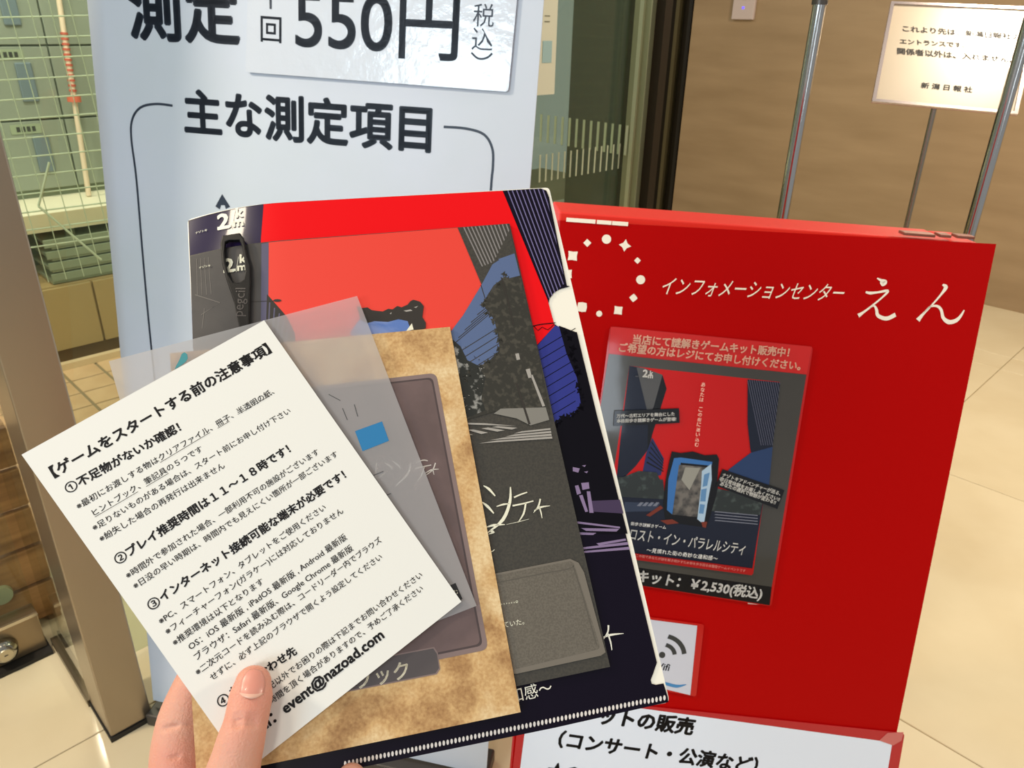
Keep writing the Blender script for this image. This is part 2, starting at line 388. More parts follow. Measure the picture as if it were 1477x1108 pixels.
# ================================================================== things inside the shop, left
M_lock = mat('sage_locker', (146, 154, 136), .5); M_lock2 = mat('locker_handle', (112, 128, 134), .4)
lk = empty('locker_bank', AB(4.3, 1.2), 'pale sage green locker bank behind the wire grid and glass', 'locker')
abbox('body', 4.34, 4.8, -.2, 2.2, .0, 2.3, mat('locker_body', (112, 122, 96), .6), lk)
for i, (bb0, bb1) in enumerate(((.75, 1.185), (1.192, 1.62), (1.627, 2.05))):
    for j in range(5):
        z0 = .70 + j * .325
        d = abbox('door', 4.318, 4.34, bb0, bb1, z0, z0 + .317, M_lock, lk, .003)
        h = abbox('handle', 4.302, 4.318, bb0 + .28, bb0 + .35, z0 + .08, z0 + .25, M_lock2, d, .006)
        pl = abbox('number_plate', 4.314, 4.318, bb0 + .20, bb0 + .33, z0 + .262, z0 + .305, mat('plate', (158, 170, 138), .5), d)
        for q in range(4): abbox('number', 4.3125, 4.314, bb0 + .225 + q * .022, bb0 + .240 + q * .022, z0 + .272, z0 + .295, mat('plate_ink', (50, 54, 44), .6), d)
bn = empty('glow_band_shelf', AB(4.1, 1.1), 'long cream shelf standing in for a bright band of window light under the green lockers', 'shelf')  # added shelf: its pale top stands in for window glow on the floor
abbox('top', 3.95, 4.34, -.2, 2.2, .60, .66, mat('glow_band_cream', (250, 244, 214), .5), bn, .004)
abbox('front_rail', 3.94, 3.95, -.2, 2.2, .58, .66, mat('glow_band_cream2', (214, 200, 160), .5), bn)
for b_ in (-.1, 1.0, 2.1): abbox('leg', 4.0, 4.05, b_, b_ + .04, 0, .60, M_alu, bn)
be = empty('low_cabinet', AB(3.9, 1.0), 'low mustard yellow cabinet on the tiled shop floor', 'cabinet')
M_yel = mat('mustard_laminate', (172, 148, 100), .5)
abbox('body', 3.82, 4.2, -.2, 2.2, .03, .36, M_yel, be)
for (q0, q1) in ((-.18, .42), (.43, 1.005), (1.015, 1.6), (1.61, 2.18)): abbox('door', 3.80, 3.82, q0, q1, .06, .355, M_yel, be, .002)
abbox('plinth', 3.81, 3.84, -.2, 2.2, 0, .06, mat('plinth_brown', (92, 70, 40), .6), be)
kb = abbox('trim_3', 3.70, 3.735, -.2, 2.2, 0, .03, mat('kerb_cream', (222, 196, 156), .6)); tag(kb, kind='structure')
M_tray = mat('clear_green_tray', (138, 150, 124), .25)
for k in range(4):
    z0 = .365 + k * .052
    t = abbox('plastic_tray', 3.84, 4.16, .86 + .01 * k, 1.5 + .012 * k, z0, z0 + .014, M_tray)
    abbox('rim', 3.835, 3.845, .86, 1.51, z0 + .01, z0 + .046, M_tray, t, .002)
    tag(t, ['lowest pale green plastic tray on the mustard cabinet', 'second lowest pale green plastic tray on the mustard cabinet', 'third pale green plastic tray from the cabinet top, under the uppermost', 'topmost pale green plastic tray of the stack on the mustard cabinet'][k], 'tray', 'plastic trays stacked on the cabinet')
# white wire grid rack
U = _n(RM @ np.array([2850 - CX, -125 - CY, FPX])); U = _n(U * np.array([1, 1, .55]))
GP = Plane(K(80, 150, 2.55), U, np.array([0, 0, -1.]))
gr = empty('wire_grid_rack', GP.pt(0, 1.2), 'white wire grid rack standing behind the glass, left of the banner', 'rack')
M_wire = mat('white_wire', (206, 216, 186), .45)
ua, ub = GP.uv(-90, 40)[0], GP.uv(230, 20)[0]; va = -.45; vb = GP.uv(110, 400)[1]
vh = [GP.uv(70, 25 + 29 * k)[1] for k in range(14)]; dv = vh[3] - vh[2]
for k in range(-5, 13):
    v = vh[2] + dv * (k - 2)
    if v > vb: break
    tube('wire', [GP.pt(ua, v), GP.pt(ub, v)], .0028, M_wire, gr, 6)
u0 = GP.uv(55, 262)[0]; du = GP.uv(83, 262)[0] - u0
k = -6
while u0 + du * k < ub:
    if u0 + du * k > ua: tube('wire', [GP.pt(u0 + du * k, va, .004), GP.pt(u0 + du * k, vb, .004)], .0015, M_wire, gr, 6)
    k += 1
fz = GP.pt(0, 0)[2] / (-GP.v[2])
for uu in (ua, ub): tube('post', [GP.pt(uu, va, .008), GP.pt(uu, fz - .002, .008)], .008, mat('rack_post', (214, 210, 176), .4), gr, 10)
tube('brace', [GP.pt(u0 - .02, vh[9] + .02, .012), GP.pt(u0 - .02 + du * 1.2, vh[9] - .12, .012)], .004, M_wire, gr, 8)
tube('brace', [GP.pt(u0 - .02, vh[9] + .02, .014), GP.pt(u0 + du * 2.2, vh[12] + .03, .014)], .004, M_wire, gr, 8)
# striped leaning pole
foot = onA(121, 250, 4.20); foot[2] = .662; ptop = onA(82, -20, 4.26)
sp = empty('striped_pole', foot, 'slim cream pole with a red and white striped band, leaning on the green lockers', 'pole')
def onp(t): return foot + (ptop - foot) * t
tube('pole', [onp(.004), onp(1.0)], .012, mat('peach_pole', (238, 214, 184), .4), sp, 12)
for k in range(12): tube('stripe', [onp(.52 + k * .024), onp(.53 + k * .024)], .0165, mat('coral_red', (206, 96, 74), .5), sp, 12)
tube('collar', [onp(.47), onp(.50)], .030, mat('coral_red2', (224, 110, 80), .5), sp, 12)
# wooden crate behind the glass door
cr = empty('wooden_crate', AB(2.3, .1), 'brown wooden crate behind the glass door, bottom left', 'crate')
M_wood = mat('crate_wood', (164, 120, 70), .5, noise=((112, 76, 40), 5, (1, 1, 8), .3, .7))
for k in range(5): abbox('slat', 1.98, 2.0, -.75, .27, .03 + k * .115, .135 + k * .115, M_wood, cr, .003)
for b_ in (-.74, .24): abbox('corner_post', 2.0, 2.03, b_, b_ + .03, 0, .60, M_wood, cr)
abbox('side', 2.03, 2.5, .25, .27, .03, .60, M_wood, cr); abbox('floor_board', 2.0, 2.5, -.74, .25, .02, .035, M_wood, cr)
cup = onA(2, 858, 1.978)
V, Fc = tubev([cup + AB(.002, 0), cup + AB(-.010, 0)], [.026, .024], 24)
bd = meshobj('round_badge', V, Fc, mat('badge_green', (150, 156, 120), .3), cr, smooth=False)
# ================================================================== wall device
dv0 = onB(1056, 28, 5.09); dv1 = onB(1087, 29, 5.09)
a_lo, a_hi = (dv1[1] - dv1[0]) / 2 ** .5, (dv0[1] - dv0[0]) / 2 ** .5
wdv = abbox('wall_terminal', a_lo, a_hi, 5.075, 5.10, dv0[2], dv0[2] + .26, mat('device_white', (196, 178, 172), .4), bev=.004)
tag(wdv, 'small white wall terminal with a blue light on the stone wall', 'device')
am = (a_lo + a_hi) / 2
abbox('status_light', am - .006, am + .006, 5.072, 5.075, dv0[2] + .065, dv0[2] + .077, mat('led_blue', (70, 60, 255), .4, emit=4), wdv)
abbox('sensor', am - .014, am + .014, 5.072, 5.075, dv0[2] + .12, dv0[2] + .16, M_ink, wdv)
# ================================================================== chrome frame and notice stand
def vline(p, z): q = K(p[0], p[1], z); return q[0], q[1]
x1, y1 = vline((1152, 180), 2.0); x3, y3 = vline((1432, 218), 2.0)
fr = empty('chrome_frame', ((x1 + x3) / 2, (y1 + y3) / 2, 0), 'tall polished chrome frame of two uprights behind the red board', 'stand')
for (x, y) in ((x1, y1), (x3, y3)):
    tube('upright', [(x, y, .02), (x, y, 1.60)], .0155, M_chrome, fr, 24)
    tube('cap', [(x, y, 1.545), (x, y, 1.60)], .019, mat('cap_grey', (92, 88, 84), .35, .8), fr, 24)
    tube('foot', [(x, y, 0), (x, y, .02)], .105, mat('foot_steel', (120, 116, 110), .3, .9), fr, 32)
tube('crossbar', [(x1, y1, 1.58), (x3, y3, 1.58)], .009, M_chrome, fr, 16)
# notice on a thin stand
ang = np.array([1.56394542, -1.10439874, 2.27145258]) - np.array([1.151, -1.165, 2.322])
su = RM @ ang; so = CAM + RM @ np.array([1.151, -1.165, 2.322])
SP = Plane(so, su, RM @ (np.array([(1256 - CX) / FPX * 2.18, (148 - CY) / FPX * 2.18, 2.18]) - np.array([1.151, -1.165, 2.322])))
cen = SP.pt(.21, .30); cx_, cy_ = vline((1331, 245), 2.26)
ns = empty('notice_stand', (cx_, cy_, 0), 'framed entrance notice on a thin metal stand before the stone wall', 'sign')
TLp, TRp, BRp, BLp = (1285, 3), (1499, 12), (1467, 166), (1257, 147)
M_fr = mat('frame_pinkish_acrylic', (176, 120, 116), .12, .3, coat=.5)
slab('backing', SP.off(-.003), [TLp, TRp, BRp, BLp], .004, M_fr, ns)
fP = SP
def inset(P, t):
    c = np.mean(P, 0); return [tuple(np.array(p) + (c - np.array(p)) * t) for p in P]
outer = [SP.uv(*p) for p in (TLp, TRp, BRp, BLp)]
def shrink(P, d):
    P = [np.array(p, float) for p in P]; out = []
    for i in range(len(P)):
        a = _n(P[i - 1] - P[i]); b = _n(P[(i + 1) % len(P)] - P[i]); out.append(tuple(P[i] + (a + b) * d / max(.3, abs(a[0] * b[1] - a[1] * b[0]))))
    return out
slab('notice_sheet', SP.off(-.0005), shrink(outer, .010), .001, mat('notice_paper', (178, 160, 134), .35, coat=.8), ns, uvs=True)
Op = outer; Ip = shrink(outer, .010)
for i in range(4):
    j = (i + 1) % 4; slab('frame_bar', SP.off(.004), [Op[i], Op[j], Ip[j], Ip[i]], .006, mat('frame_metal', (190, 176, 172), .2, .8), ns, uvs=True)
pr = Print(SP, .0002, .0001)
M_gink = mat('grey_ink', (48, 42, 38), .5)
pr.text('これより先は、新潟日報社の', (1302, 44.5), (1472, 57), M_gink, .03)
pr.text('エントランスです。', (1298, 62.5), (1392, 68.5), M_gink, .03)
pr.text('関係者以外は、入れません。', (1294, 77), (1461, 90), M_gink, .03)
pr.build('lettering', ns); pr = Print(SP, .0002, .0001); pr.text('新 潟 日 報 社', (1328, 126), (1402, 133), M_ink, .03, shear=.15)
pr.build('publisher_name', ns)
bot = SP.uv(1350, 158); pt_ = SP.pt(bot[0], bot[1] - .02, -.006)
tube('pole', [(cx_, cy_, .015), (pt_[0], pt_[1], pt_[2])], .0075, mat('pole_steel', (160, 150, 136), .25, .9), ns, 16)
tube('base', [(cx_, cy_, 0), (cx_, cy_, .015)], .105, mat('foot_steel', (120, 116, 110), .3, .9), ns, 32)
# ================================================================== white banner
BP = Plane((-.754, 1.494, 1.528), (.978, -.2082, -.0106), (-.0415, -.1447, -.9886))
bu = BP.uv(440, 1062)
bnr = empty('banner_stand', BP.pt(bu[0], bu[1]) * np.array([1, 1, 0]), 'tall white banner stand with dark rounded Japanese lettering', 'banner')
M_ban = mat('banner_white', (198, 208, 224), .55, noise=((192, 204, 214), 3, (1, 1, 1), .4, .7))
slab('banner_sheet', BP, [(98, -290), (806, -290), (701, 1118), (221, 1010)], .003, M_ban, bnr)
q0, q1 = BP.uv(219, 1012), BP.uv(703, 1119)
pA, pB = BP.pt(*q0), BP.pt(*q1); dd = pB - pA
nrm = np.array([BP.n[0], BP.n[1], 0]); nrm = _n(nrm); hz = min(pA[2], pB[2])
box('cassette', pA * np.array([1, 1, 0]) + nrm * .03 + np.array([0, 0, .001]), dd * np.array([1, 1, 0]), -nrm * .10, (0, 0, hz - .003), mat('cassette_grey', (70, 66, 62), .4, .4), bnr, .004)
mid = BP.pt(.38, 1.45, -.02); mt = BP.pt(.38, -.28, -.012)
tube('support_pole', [mid, mt], .007, M_chrome, bnr, 12)
pr = Print(BP, .0003, .0002)
pr.text('測定', (187, 47), (347, 56), M_navy, .032, res=5); pr.build('heading', bnr); pr = Print(BP, .0003, .0002)
pr.text('主な測定項目', (266, 186), (622, 214), M_navy, .032, res=5); pr.build('subheading', bnr); pr = Print(BP, .0003, .0002)
pr.line([(249, 152.5), (225, 150), (203, 155), (191, 172), (189.5, 200), (197, 260), (207, 380), (219, 508), (240, 700), (262, 900)], .0042, M_navy, 5)
pr.build('frame_line', bnr); pr = Print(BP, .0003, .0002); pr.line([(640, 183), (672, 185.5), (698, 194), (710, 214), (711, 240), (708, 275), (700, 420), (690, 600), (676, 850)], .0042, M_navy, 5)
pr.build('frame_line', bnr); pr = Print(BP, .0003, .0002); pr.line([(314, 300), (321, 284), (329, 300)], .010, M_navy, 1)
pr.polys([[(321, 281), (313, 296), (330, 296)]], M_navy)
pr.build('printed_mark', bnr)
# laminated price card on the banner
LP = BP.off(.006)
M_lam = mat('laminated_price_card', (204, 213, 226), .25, coat=.7, bump=.5, bscale=42)
M_lamedge = mat('laminate_margin', (196, 208, 220), .15, coat=1.0)
lc = slab('price_card', LP, rrect([LP.uv(360, -120), LP.uv(757, -120), LP.uv(733, 132.5), LP.uv(354, 104)], .006), .0012, M_lam, None, uvs=True)
tag(lc, 'glossy laminated price card reading 550 yen stuck over the white banner', 'sign')
pr = Print(LP, .0003, .0002)
pr.text('550円', (426, 65.5), (660, 79), M_navy, .014, res=8); pr.build('price', lc); pr = Print(LP, .0003, .0002)
pr.text('回', (376, 56.5), (406, 59), M_navy, .01)
pr.polys([[(388, -25), (392, -25), (392, 13), (389, 13)]], M_navy)
pr.build('count_lettering', lc); pr = Print(LP, .0003, .0002); pr.text('税', (682, 35), (712, 36.5), M_navy)
pr.text('込', (680, 70), (710, 71.5), M_navy)
pr.line([(680, 76), (688, 83.5), (696, 85), (704, 82.5), (710, 77)], .003, M_navy, 4)
pr.build('tax_lettering', lc)
# ================================================================== red folding board
RP = Plane((.052, .957, 1.276), (.9935, .088, -.0716), (-.0497, -.2298, -.972))
M_red = mat('red_lacquer', (178, 0, 0), .5, spec=.08)
M_red2 = mat('red_lacquer_edge', (226, 30, 20), .45)
fb = RP.uv(1000, 1108)
rb = empty('folding_board', RP.pt(.3, 1.28) * np.array([1, 1, 0]), 'red folding information board with white emblem and lettering', 'board')
bl = RP.uv(742, 1066); H_ = RP.pt(0, 0)[2] / .972
TLr, TRr = RP.uv(808, 318), RP.uv(1437, 352); BRr = RP.uv(1283, 1108); 
dirR = _n(BRr - TRr); dirL = _n(RP.uv(738, 1108) - TLr)
ext = 1.255
slab('front_panel', RP, [TLr, TRr, TRr + dirR * ext, TLr + dirL * ext], .018, M_red, rb, uvs=True)
lft = RP.pt(*TLr); 
# top ledge, rear panel
back = np.array([-RP.n[0], -RP.n[1], 0]); back = _n(back); ul = RP.u
L0 = RP.pt(TLr[0] + .002, TLr[1] - .001, -.019); wdt = (TRr - TLr)[0] - .012
box('top_ledge', L0 + np.array([0, 0, -.012]), ul * (wdt * .925), back * .062, (0, 0, .022), mat('red_ledge_lit', (236, 52, 36), .5), rb, .002)  # same red painted lighter for the light on the upward face
box('top_ledge', L0 + ul * (wdt * .928) + np.array([0, 0, -.012]), ul * (wdt * .072), back * .062, (0, 0, .021), mat('red_ledge_lit', (236, 52, 36), .5), rb, .004)
RB = L0 + back * .044 + np.array([0, 0, -.013])
zz = RB[2]
box('rear_panel', RB, ul * wdt, back * .018, back * (.30) + np.array([0, 0, -(zz - .045)]), M_red2, rb)
M_hinge = mat('worn_hinge', (150, 96, 80), .4, .6)
for (x0, x1) in ((1305, 1351), (1357, 1374), (1382, 1408)):
    a, b = RP.uv(x0, 344 + (x0 - 1305) * .055), RP.uv(x1, 344 + (x1 - 1305) * .055)
    box('hinge', RP.pt(a[0], a[1], -.004) + np.array([0, 0, .004]), RP.u * (b[0] - a[0]), back * .014, (0, 0, .004), M_hinge, rb, .001)
for (x0, x1) in ((817, 859), (861, 882), (883, 906)):
    a, b = RP.uv(x0, 315 + (x0 - 817) * .075), RP.uv(x1, 315 + (x1 - 817) * .075)
    box('tape', RP.pt(a[0], a[1], .0002) + np.array([0, 0, .001]), RP.u * (b[0] - a[0]), RP.v * .005, RP.n * .0006, M_cream, rb)
pr = Print(RP, .0004, .0001)
def diamond(cx, cy, r, rot=0, k=.75):
    P = []
    for i in range(8):
        an = rot + math.pi * i / 4; rr = r if i % 2 == 0 else r * k * .7071 / 1.0
        P.append((cx + rr * math.cos(an), cy + rr * math.sin(an)))
    return P
z = lambda x, y: (800 + x / 4.615, 290 + y / 4.615)
E_ = []
for (x, y, r) in ((345, 254, 31), (572, 524, 30), (296, 750, 20)): E_.append(circle(*z(x, y), r / 4.615))
for (x, y, r, rot, k) in ((217, 279, 27, 0, 1.0), (120, 365, 44, .87, .88), (468, 296, 42, .15, .72), (551, 396, 22, 0, 1.05), (524, 645, 28, .1, 1.08), (423, 728, 38, .9, .92), (182, 706, 40, .88, 1.15), (86, 485, 40, .8, .9)):
    E_.append(diamond(*z(x, y), r / 4.615, rot, k))
pr.polys(E_, M_cream); pr.build('emblem', rb); pr = Print(RP, .0004, .0001)
pr.text('インフォメーションセンター', (952, 423), (1213, 433.5), M_cream, .0, vstretch=1.35, shear=.28)
pr.build('lettering', rb); pr = Print(RP, .0004, .0001)
z = lambda x, y: (1100 + x / 3.918, 290 + y / 3.918)
s_ = .00052 * 1.0
def brush(L):
    for pts, w in L: pr.polys(stroke([RPuv(z(*p)) for p in pts], [q * .00025 for q in w], 6), M_cream) if False else [pr.poly_uv(q, M_cream, step=False) for q in stroke([RP.uv(*z(*p)) for p in pts], [q * .00025 for q in w], 6)]
brush([([(646, 436), (668, 448), (690, 458), (678, 470), (664, 458)], [5, 14, 26, 22, 6]),
       ([(582, 514), (606, 520), (650, 516), (706, 508), (680, 540), (620, 590), (570, 628), (540, 648)], [10, 15, 11, 15, 10, 10, 13, 24]),
       ([(600, 608), (628, 592), (642, 612), (652, 648), (700, 664), (750, 642)], [4, 8, 15, 19, 22, 24]),
       ([(1016, 472), (1034, 488), (1006, 530), (950, 594), (905, 640), (876, 674)], [8, 24, 12, 9, 15, 28]),
       ([(905, 636), (945, 598), (985, 594), (1008, 616), (1020, 660), (1052, 684), (1094, 674), (1122, 644), (1138, 616)], [4, 9, 13, 16, 18, 24, 22, 14, 6])])
pr.build('large_lettering', rb)
# ---------------- laminated poster on the board
PP = RP.off(.0022)
M_lamred = mat('laminate_over_red', (190, 16, 14), .25, coat=.7, spec=.2, bump=.04, bscale=20)
M_pgrey = mat('poster_grey_margin', (78, 76, 72), .22, coat=.8, bump=.04, bscale=20, spec=.2, noise=((60, 58, 55), 3, (1, 1, 1), .3, .7))
lp = slab('laminated_poster', PP, rrect([PP.uv(880, 470.5), PP.uv(1173, 500), PP.uv(1112.5, 875), PP.uv(832, 831)], .006), .0012, M_lamred, None, uvs=True)
tag(lp, 'glossy laminated game kit poster with a blue open door on the red board', 'poster')
z = lambda x, y: (860 + x / 4.615, 460 + y / 4.615)
y_ = lambda x, y: (880 + x / 5.278, 680 + y / 5.278)
pr = Print(PP, .0003, .00006)
CO = dict(coat=.55, bump=.04, bscale=20, spec=.2)
M_pred = mat('poster_red', (196, 12, 10), .25, **CO); M_ptop = mat('poster_red_top', (204, 34, 32), .25, **CO)
M_pblk = mat('poster_black', (16, 17, 22), .25, **CO); M_pnav = mat('poster_dark_blue', (24, 30, 48), .25, **CO)
M_pgb = mat('poster_grey_building', (84, 84, 86), .25, **CO); M_pblue = mat('poster_building_blue', (38, 46, 92), .25, **CO)
M_psky = mat('poster_glass_blue', (40, 62, 104), .25, **CO); M_pdoor = mat('poster_door_blue', (58, 112, 178), .25, **CO)
M_pdoor2 = mat('poster_door_light', (172, 198, 222), .25, **CO); M_pwhite = mat('poster_white', (255, 253, 250), .4, spec=.2)
M_ptext = mat('poster_pink_text', (255, 226, 204), .4, spec=.2); M_ptree = mat('poster_tree', (18, 28, 26), .3, noise=((70, 82, 78), 90, (1, 1, 1), .55, .75), coat=1.0)
M_pbrown = mat('poster_rust', (120, 50, 36), .3, **CO); M_pmid = mat('poster_street', (110, 104, 98), .3, noise=((40, 38, 38), 70, (1, 1, 1), .4, .6), coat=1.0)
pr.poly([(881, 471.5), (1171, 500.5), (1163.5, 540), (878, 509.5)], M_ptop)
pr.poly([(878, 510.5), (1163, 540.5), (1113, 847), (832, 808)], M_pgrey)
pr.poly([(834, 806), (1113, 846.5), (1110, 873), (830, 830)], M_pblk)
q = [(907.7, 527.6), (1124.8, 551), (1086, 828), (868, 796)]
pr.poly(q, M_pred)
pr.poly([z(220, 312), z(290, 322), z(430, 590), z(370, 740), z(352, 860), z(262, 980), z(130, 1110), z(160, 800)], M_pnav)
pr.poly([z(268, 322), z(310, 325), z(440, 372), z(430, 440), z(380, 590), z(345, 640)], M_pgb)
pr.poly([z(440, 372), z(468, 465), z(372, 770), z(340, 900), z(345, 640), z(380, 590)], M_pblk)
pr.poly([z(372, 790), z(450, 930), z(430, 1040), z(300, 1060), z(330, 900)], M_pblue)
for k in range(6): pr.polys(stroke([PP.uv(*z(372 - k * 7, 800 + k * 32)), PP.uv(*z(448, 935 + k * 20))], .0012, 1) and [], M_pblk)
pr.polys([[z(368 - k * 8, 812 + k * 34), z(446, 938 + k * 18), z(446, 946 + k * 18), z(366 - k * 8, 822 + k * 34)] for k in range(5)], M_pblk)
T = [z(1005, 402), z(1222, 422), z(1168, 880), z(1120, 1000), z(1025, 880), z(1005, 700)]
pr.poly(T, M_pnav)
pr.polys([c for k in range(17) for c in [clip([z(1000 + k * 15, 395), z(1004 + k * 15, 395), z(1098 + k * 15, 840), z(1094 + k * 15, 840)], T)] if c], mat('poster_tower_line', (86, 88, 110), .3))
pr.poly([z(880, 1000), z(1025, 890), z(1172, 850), z(1148, 1108), z(830, 1108)], M_psky)
pr.poly([y_(60, 40), y_(400, 60), y_(420, 230), y_(100, 240), y_(60, 150)], M_ptree)
pr.poly([z(100, 1080), z(280, 1010), z(400, 1020), z(440, 1108), y_(400, 120), y_(100, 200), z(80, 1108)], M_ptree)
pr.poly([y_(60, 190), y_(400, 210), y_(820, 240), y_(1160, 240), y_(1080, 735), y_(180, 620), y_(-20, 560)], M_pnav)
pr.poly([y_(780, 120), y_(1160, 200), y_(1140, 330), y_(770, 300)], M_ptree)
pr.poly([y_(110, 230), y_(380, 240), y_(340, 300), y_(100, 305)], mat('poster_road', (52, 62, 84), .3, **CO))
pr.polys([[y_(230 + 40 * k, 232), y_(252 + 40 * k, 234), y_(228 + 40 * k, 262), y_(200 + 40 * k, 260)] for k in range(4)], mat('poster_stripe', (120, 124, 140), .3))
pr.polys([[y_(800, 300 + 22 * k), y_(1120, 330 + 22 * k), y_(1120, 336 + 22 * k), y_(790, 306 + 22 * k)] for k in range(4)], mat('poster_stripe', (120, 124, 140), .3))
pr.poly([z(500, 880), z(560, 890), z(640, 880), z(720, 905), z(800, 900), z(815, 930), z(800, 1108), y_(830, 60), y_(800, 200), y_(745, 380), y_(730, 425), y_(560, 400), y_(420, 380), y_(400, 250), y_(420, 60), z(480, 960)], M_pblk)
pr.poly([z(515, 925), z(560, 920), z(770, 950), z(765, 975), z(560, 955), y_(470, 325), y_(430, 290), y_(440, 60)], M_pdoor)
pr.poly([z(548, 968), z(735, 985), y_(680, 250), y_(665, 345), y_(470, 325)], M_pmid)
pr.poly([z(590, 985), z(690, 990), y_(640, 60), y_(600, 140), y_(540, 60)], mat('poster_mist', (150, 148, 140), .3))
pr.poly([z(762, 962), z(700, 1010), y_(690, 100), y_(660, 360), y_(710, 400), y_(735, 250), y_(770, 60)], M_pdoor2)
pr.polys([[y_(712, 20), y_(755, 5), y_(735, 105), y_(700, 115)], [y_(690, 135), y_(732, 125), y_(722, 225), y_(682, 225)], [y_(680, 245), y_(718, 250), y_(706, 320), y_(672, 315)]], mat('poster_door_panel', (96, 140, 186), .3, **CO))
pr.polys([[y_(270, 330), y_(380, 255), y_(400, 275), y_(300, 340)], [y_(380, 370), y_(470, 360), y_(520, 390), y_(430, 400)], [y_(690, 380), y_(735, 380), y_(725, 425), y_(700, 420)]], M_pbrown)
pr.poly([z(120, 610), z(548, 592), z(552, 690), z(112, 712)], M_pblk)
pr.poly([y_(850, -22), y_(1322, 140), y_(1268, 282), y_(800, 105)], M_pblk)
pr.poly([y_(180, 618), y_(1082, 735), y_(1076, 786), y_(-20, 640), y_(-30, 590)], mat('poster_red_strip', (168, 20, 22), .3, **CO))
pr.text('当店にて謎解きゲームキット販売中！', z(238, 157), z(1276, 247), M_ptext, .03)
pr.text('ご希望の方はレジにてお申し付けください。', z(145, 210), z(1352, 336), M_ptext, .03)
pr.text('万代〜古町エリアを舞台にした', z(132, 655), z(518, 640), M_pwhite, .03)
pr.text('本格街歩き謎解きゲームが登場!', z(132, 687), z(528, 674), M_pwhite, .03)
pr.text('ナゾトキアドベンチャーが送る、', y_(846, 32), y_(1288, 178), M_pwhite, .03)
pr.text('非日常体験をお楽しみください!!', y_(824, 63), y_(1280, 222), M_pwhite, .03)
pr.text('あなたの選択で物語が変わる!!', y_(828, 98), y_(1250, 245), M_pwhite, .03)
vt = 'あなたは、この街に迷い込む'
for i, ch in enumerate(vt):
    if ch in '、': continue
    t = i / (len(vt) - 1); xx, yy = 692 + (648 - 692) * t, 446 + (842 - 446) * t
    pr.text(ch, z(xx, yy), z(xx + 26, yy + 3), M_ptext)
pr.text('2', z(302, 382), z(336, 384), M_pwhite, .04); pr.text('k', z(350, 372), z(372, 373), M_pwhite, .04); pr.text('m', z(338, 390), z(372, 391), M_pwhite, .04)
pr.text('街歩き謎解きゲーム', y_(150, 400), y_(418, 430), M_pwhite)
pr.text('ロスト・イン・パラレルシティ', y_(140, 505), y_(1010, 622), M_pwhite, .012, vstretch=1.6)
pr.text('〜見慣れた街の奇妙な違和感〜', y_(270, 603), y_(808, 670), M_pwhite)
pr.text('この街であなたが謎を解き明かすため街を歩き回る体験型ゲームイベントです', y_(190, 640), y_(1020, 757), mat('strip_text', (214, 150, 140), .4))
pr.text('キット：￥2,530(税込)', y_(196, 820), y_(1142, 958), M_pwhite, .03)
pr.polys([[z(256, 375), z(276, 377), z(273, 382), z(254, 380)]], M_pgb)
pr.build('printed_artwork', lp)
a, b = PP.uv(*y_(1050, 985)), PP.uv(*y_(1185, 1010))
slab('mounting_tape', PP.off(-.0008), [PP.uv(*y_(1045, 985)), PP.uv(*y_(1188, 1000)), PP.uv(*y_(1186, 1020)), PP.uv(*y_(1052, 1012))], .001, mat('tape_white', (226, 210, 200), .4), lp, uvs=True)
# ---------------- wifi notice
w_ = lambda x, y: (730 + x / 3.992, 870 + y / 3.992)
WP = RP.off(.0022)
wf = slab('wifi_notice', WP, rrect([WP.uv(890, 884), WP.uv(1015.6, 901), WP.uv(1004, 1005), WP.uv(885, 984)], .004), .0012, M_lamred)if False else slab('wifi_notice', WP, rrect([WP.uv(890, 884), WP.uv(1015.6, 901), WP.uv(1004, 1005), WP.uv(885, 984)], .004), .0012, M_lamred, None, uvs=True)
tag(wf, 'small laminated white wifi notice low on the red board', 'notice')
pr = Print(WP, .0003, .0001)
M_wpap = mat('cool_white_card', (206, 208, 222), .3, coat=1.0)
pr.poly([(893, 888), w_(1100, 130), w_(1060, 530), (888, 977)], M_wpap)
M_wg = mat('wifi_grey', (52, 54, 56), .4)
pr.poly(circle(*w_(898, 298), 4.6), M_wg)
for r, w in ((66, .0062), (120, .0068)):
    pts = [w_(903 + r * math.cos(a_) * 1.02, 300 - r * math.sin(a_) * .93) for a_ in [math.radians(d) for d in range(4, 84, 8)]]
    pr.line([WPx for WPx in pts], w, M_wg) if False else [pr.poly_uv(q_, M_wg, step=False) for q_ in stroke([WP.uv(*p) for p in pts], w, 2)]
pr.text('Wifi', w_(838, 376), w_(936, 390), M_ink, .02)
[pr.poly_uv(q_, mat('smile_blue', (66, 134, 190), .4), step=False) for q_ in stroke([WP.uv(*w_(*p)) for p in ((850, 420), (890, 450), (930, 466), (985, 478), (1036, 468))], [.001, .003, .005, .005, .001], 4)]
pr.build('printed_artwork', wf)
# ---------------- sales notice
NP = RP.off(.0022)
BLn = (744, 1290); 
sn = slab('sales_notice', NP, rrect([NP.uv(752, 1000), NP.uv(1305, 1058), NP.uv(1258, 1330), NP.uv(722, 1262)], .006), .0012, mat('laminate_edge_red', (186, 30, 38), .25, coat=.6, spec=.2), None, uvs=True)
tag(sn, 'large white ticket sales notice at the bottom of the red board', 'notice')
pr = Print(NP, .0003, .0001)
pr.poly([(764, 1000), (1287, 1071), (1246, 1318), (732, 1250)], mat('sales_white', (230, 238, 253), .35, coat=.6))
pr.text('チケットの販売', (803, 1034), (999, 1058.5), M_ink, .045)
pr.text('（コンサート・公演など）', (803, 1075), (1090, 1114), M_ink, .04)
pr.text('★QUOカード販売', (787, 1119), (1008, 1148), M_ink, .035)
pr.build('lettering', sn)
a = [(1268, 1068), (1280, 1057), (1303, 1056), (1300, 1068), (1288, 1075)]
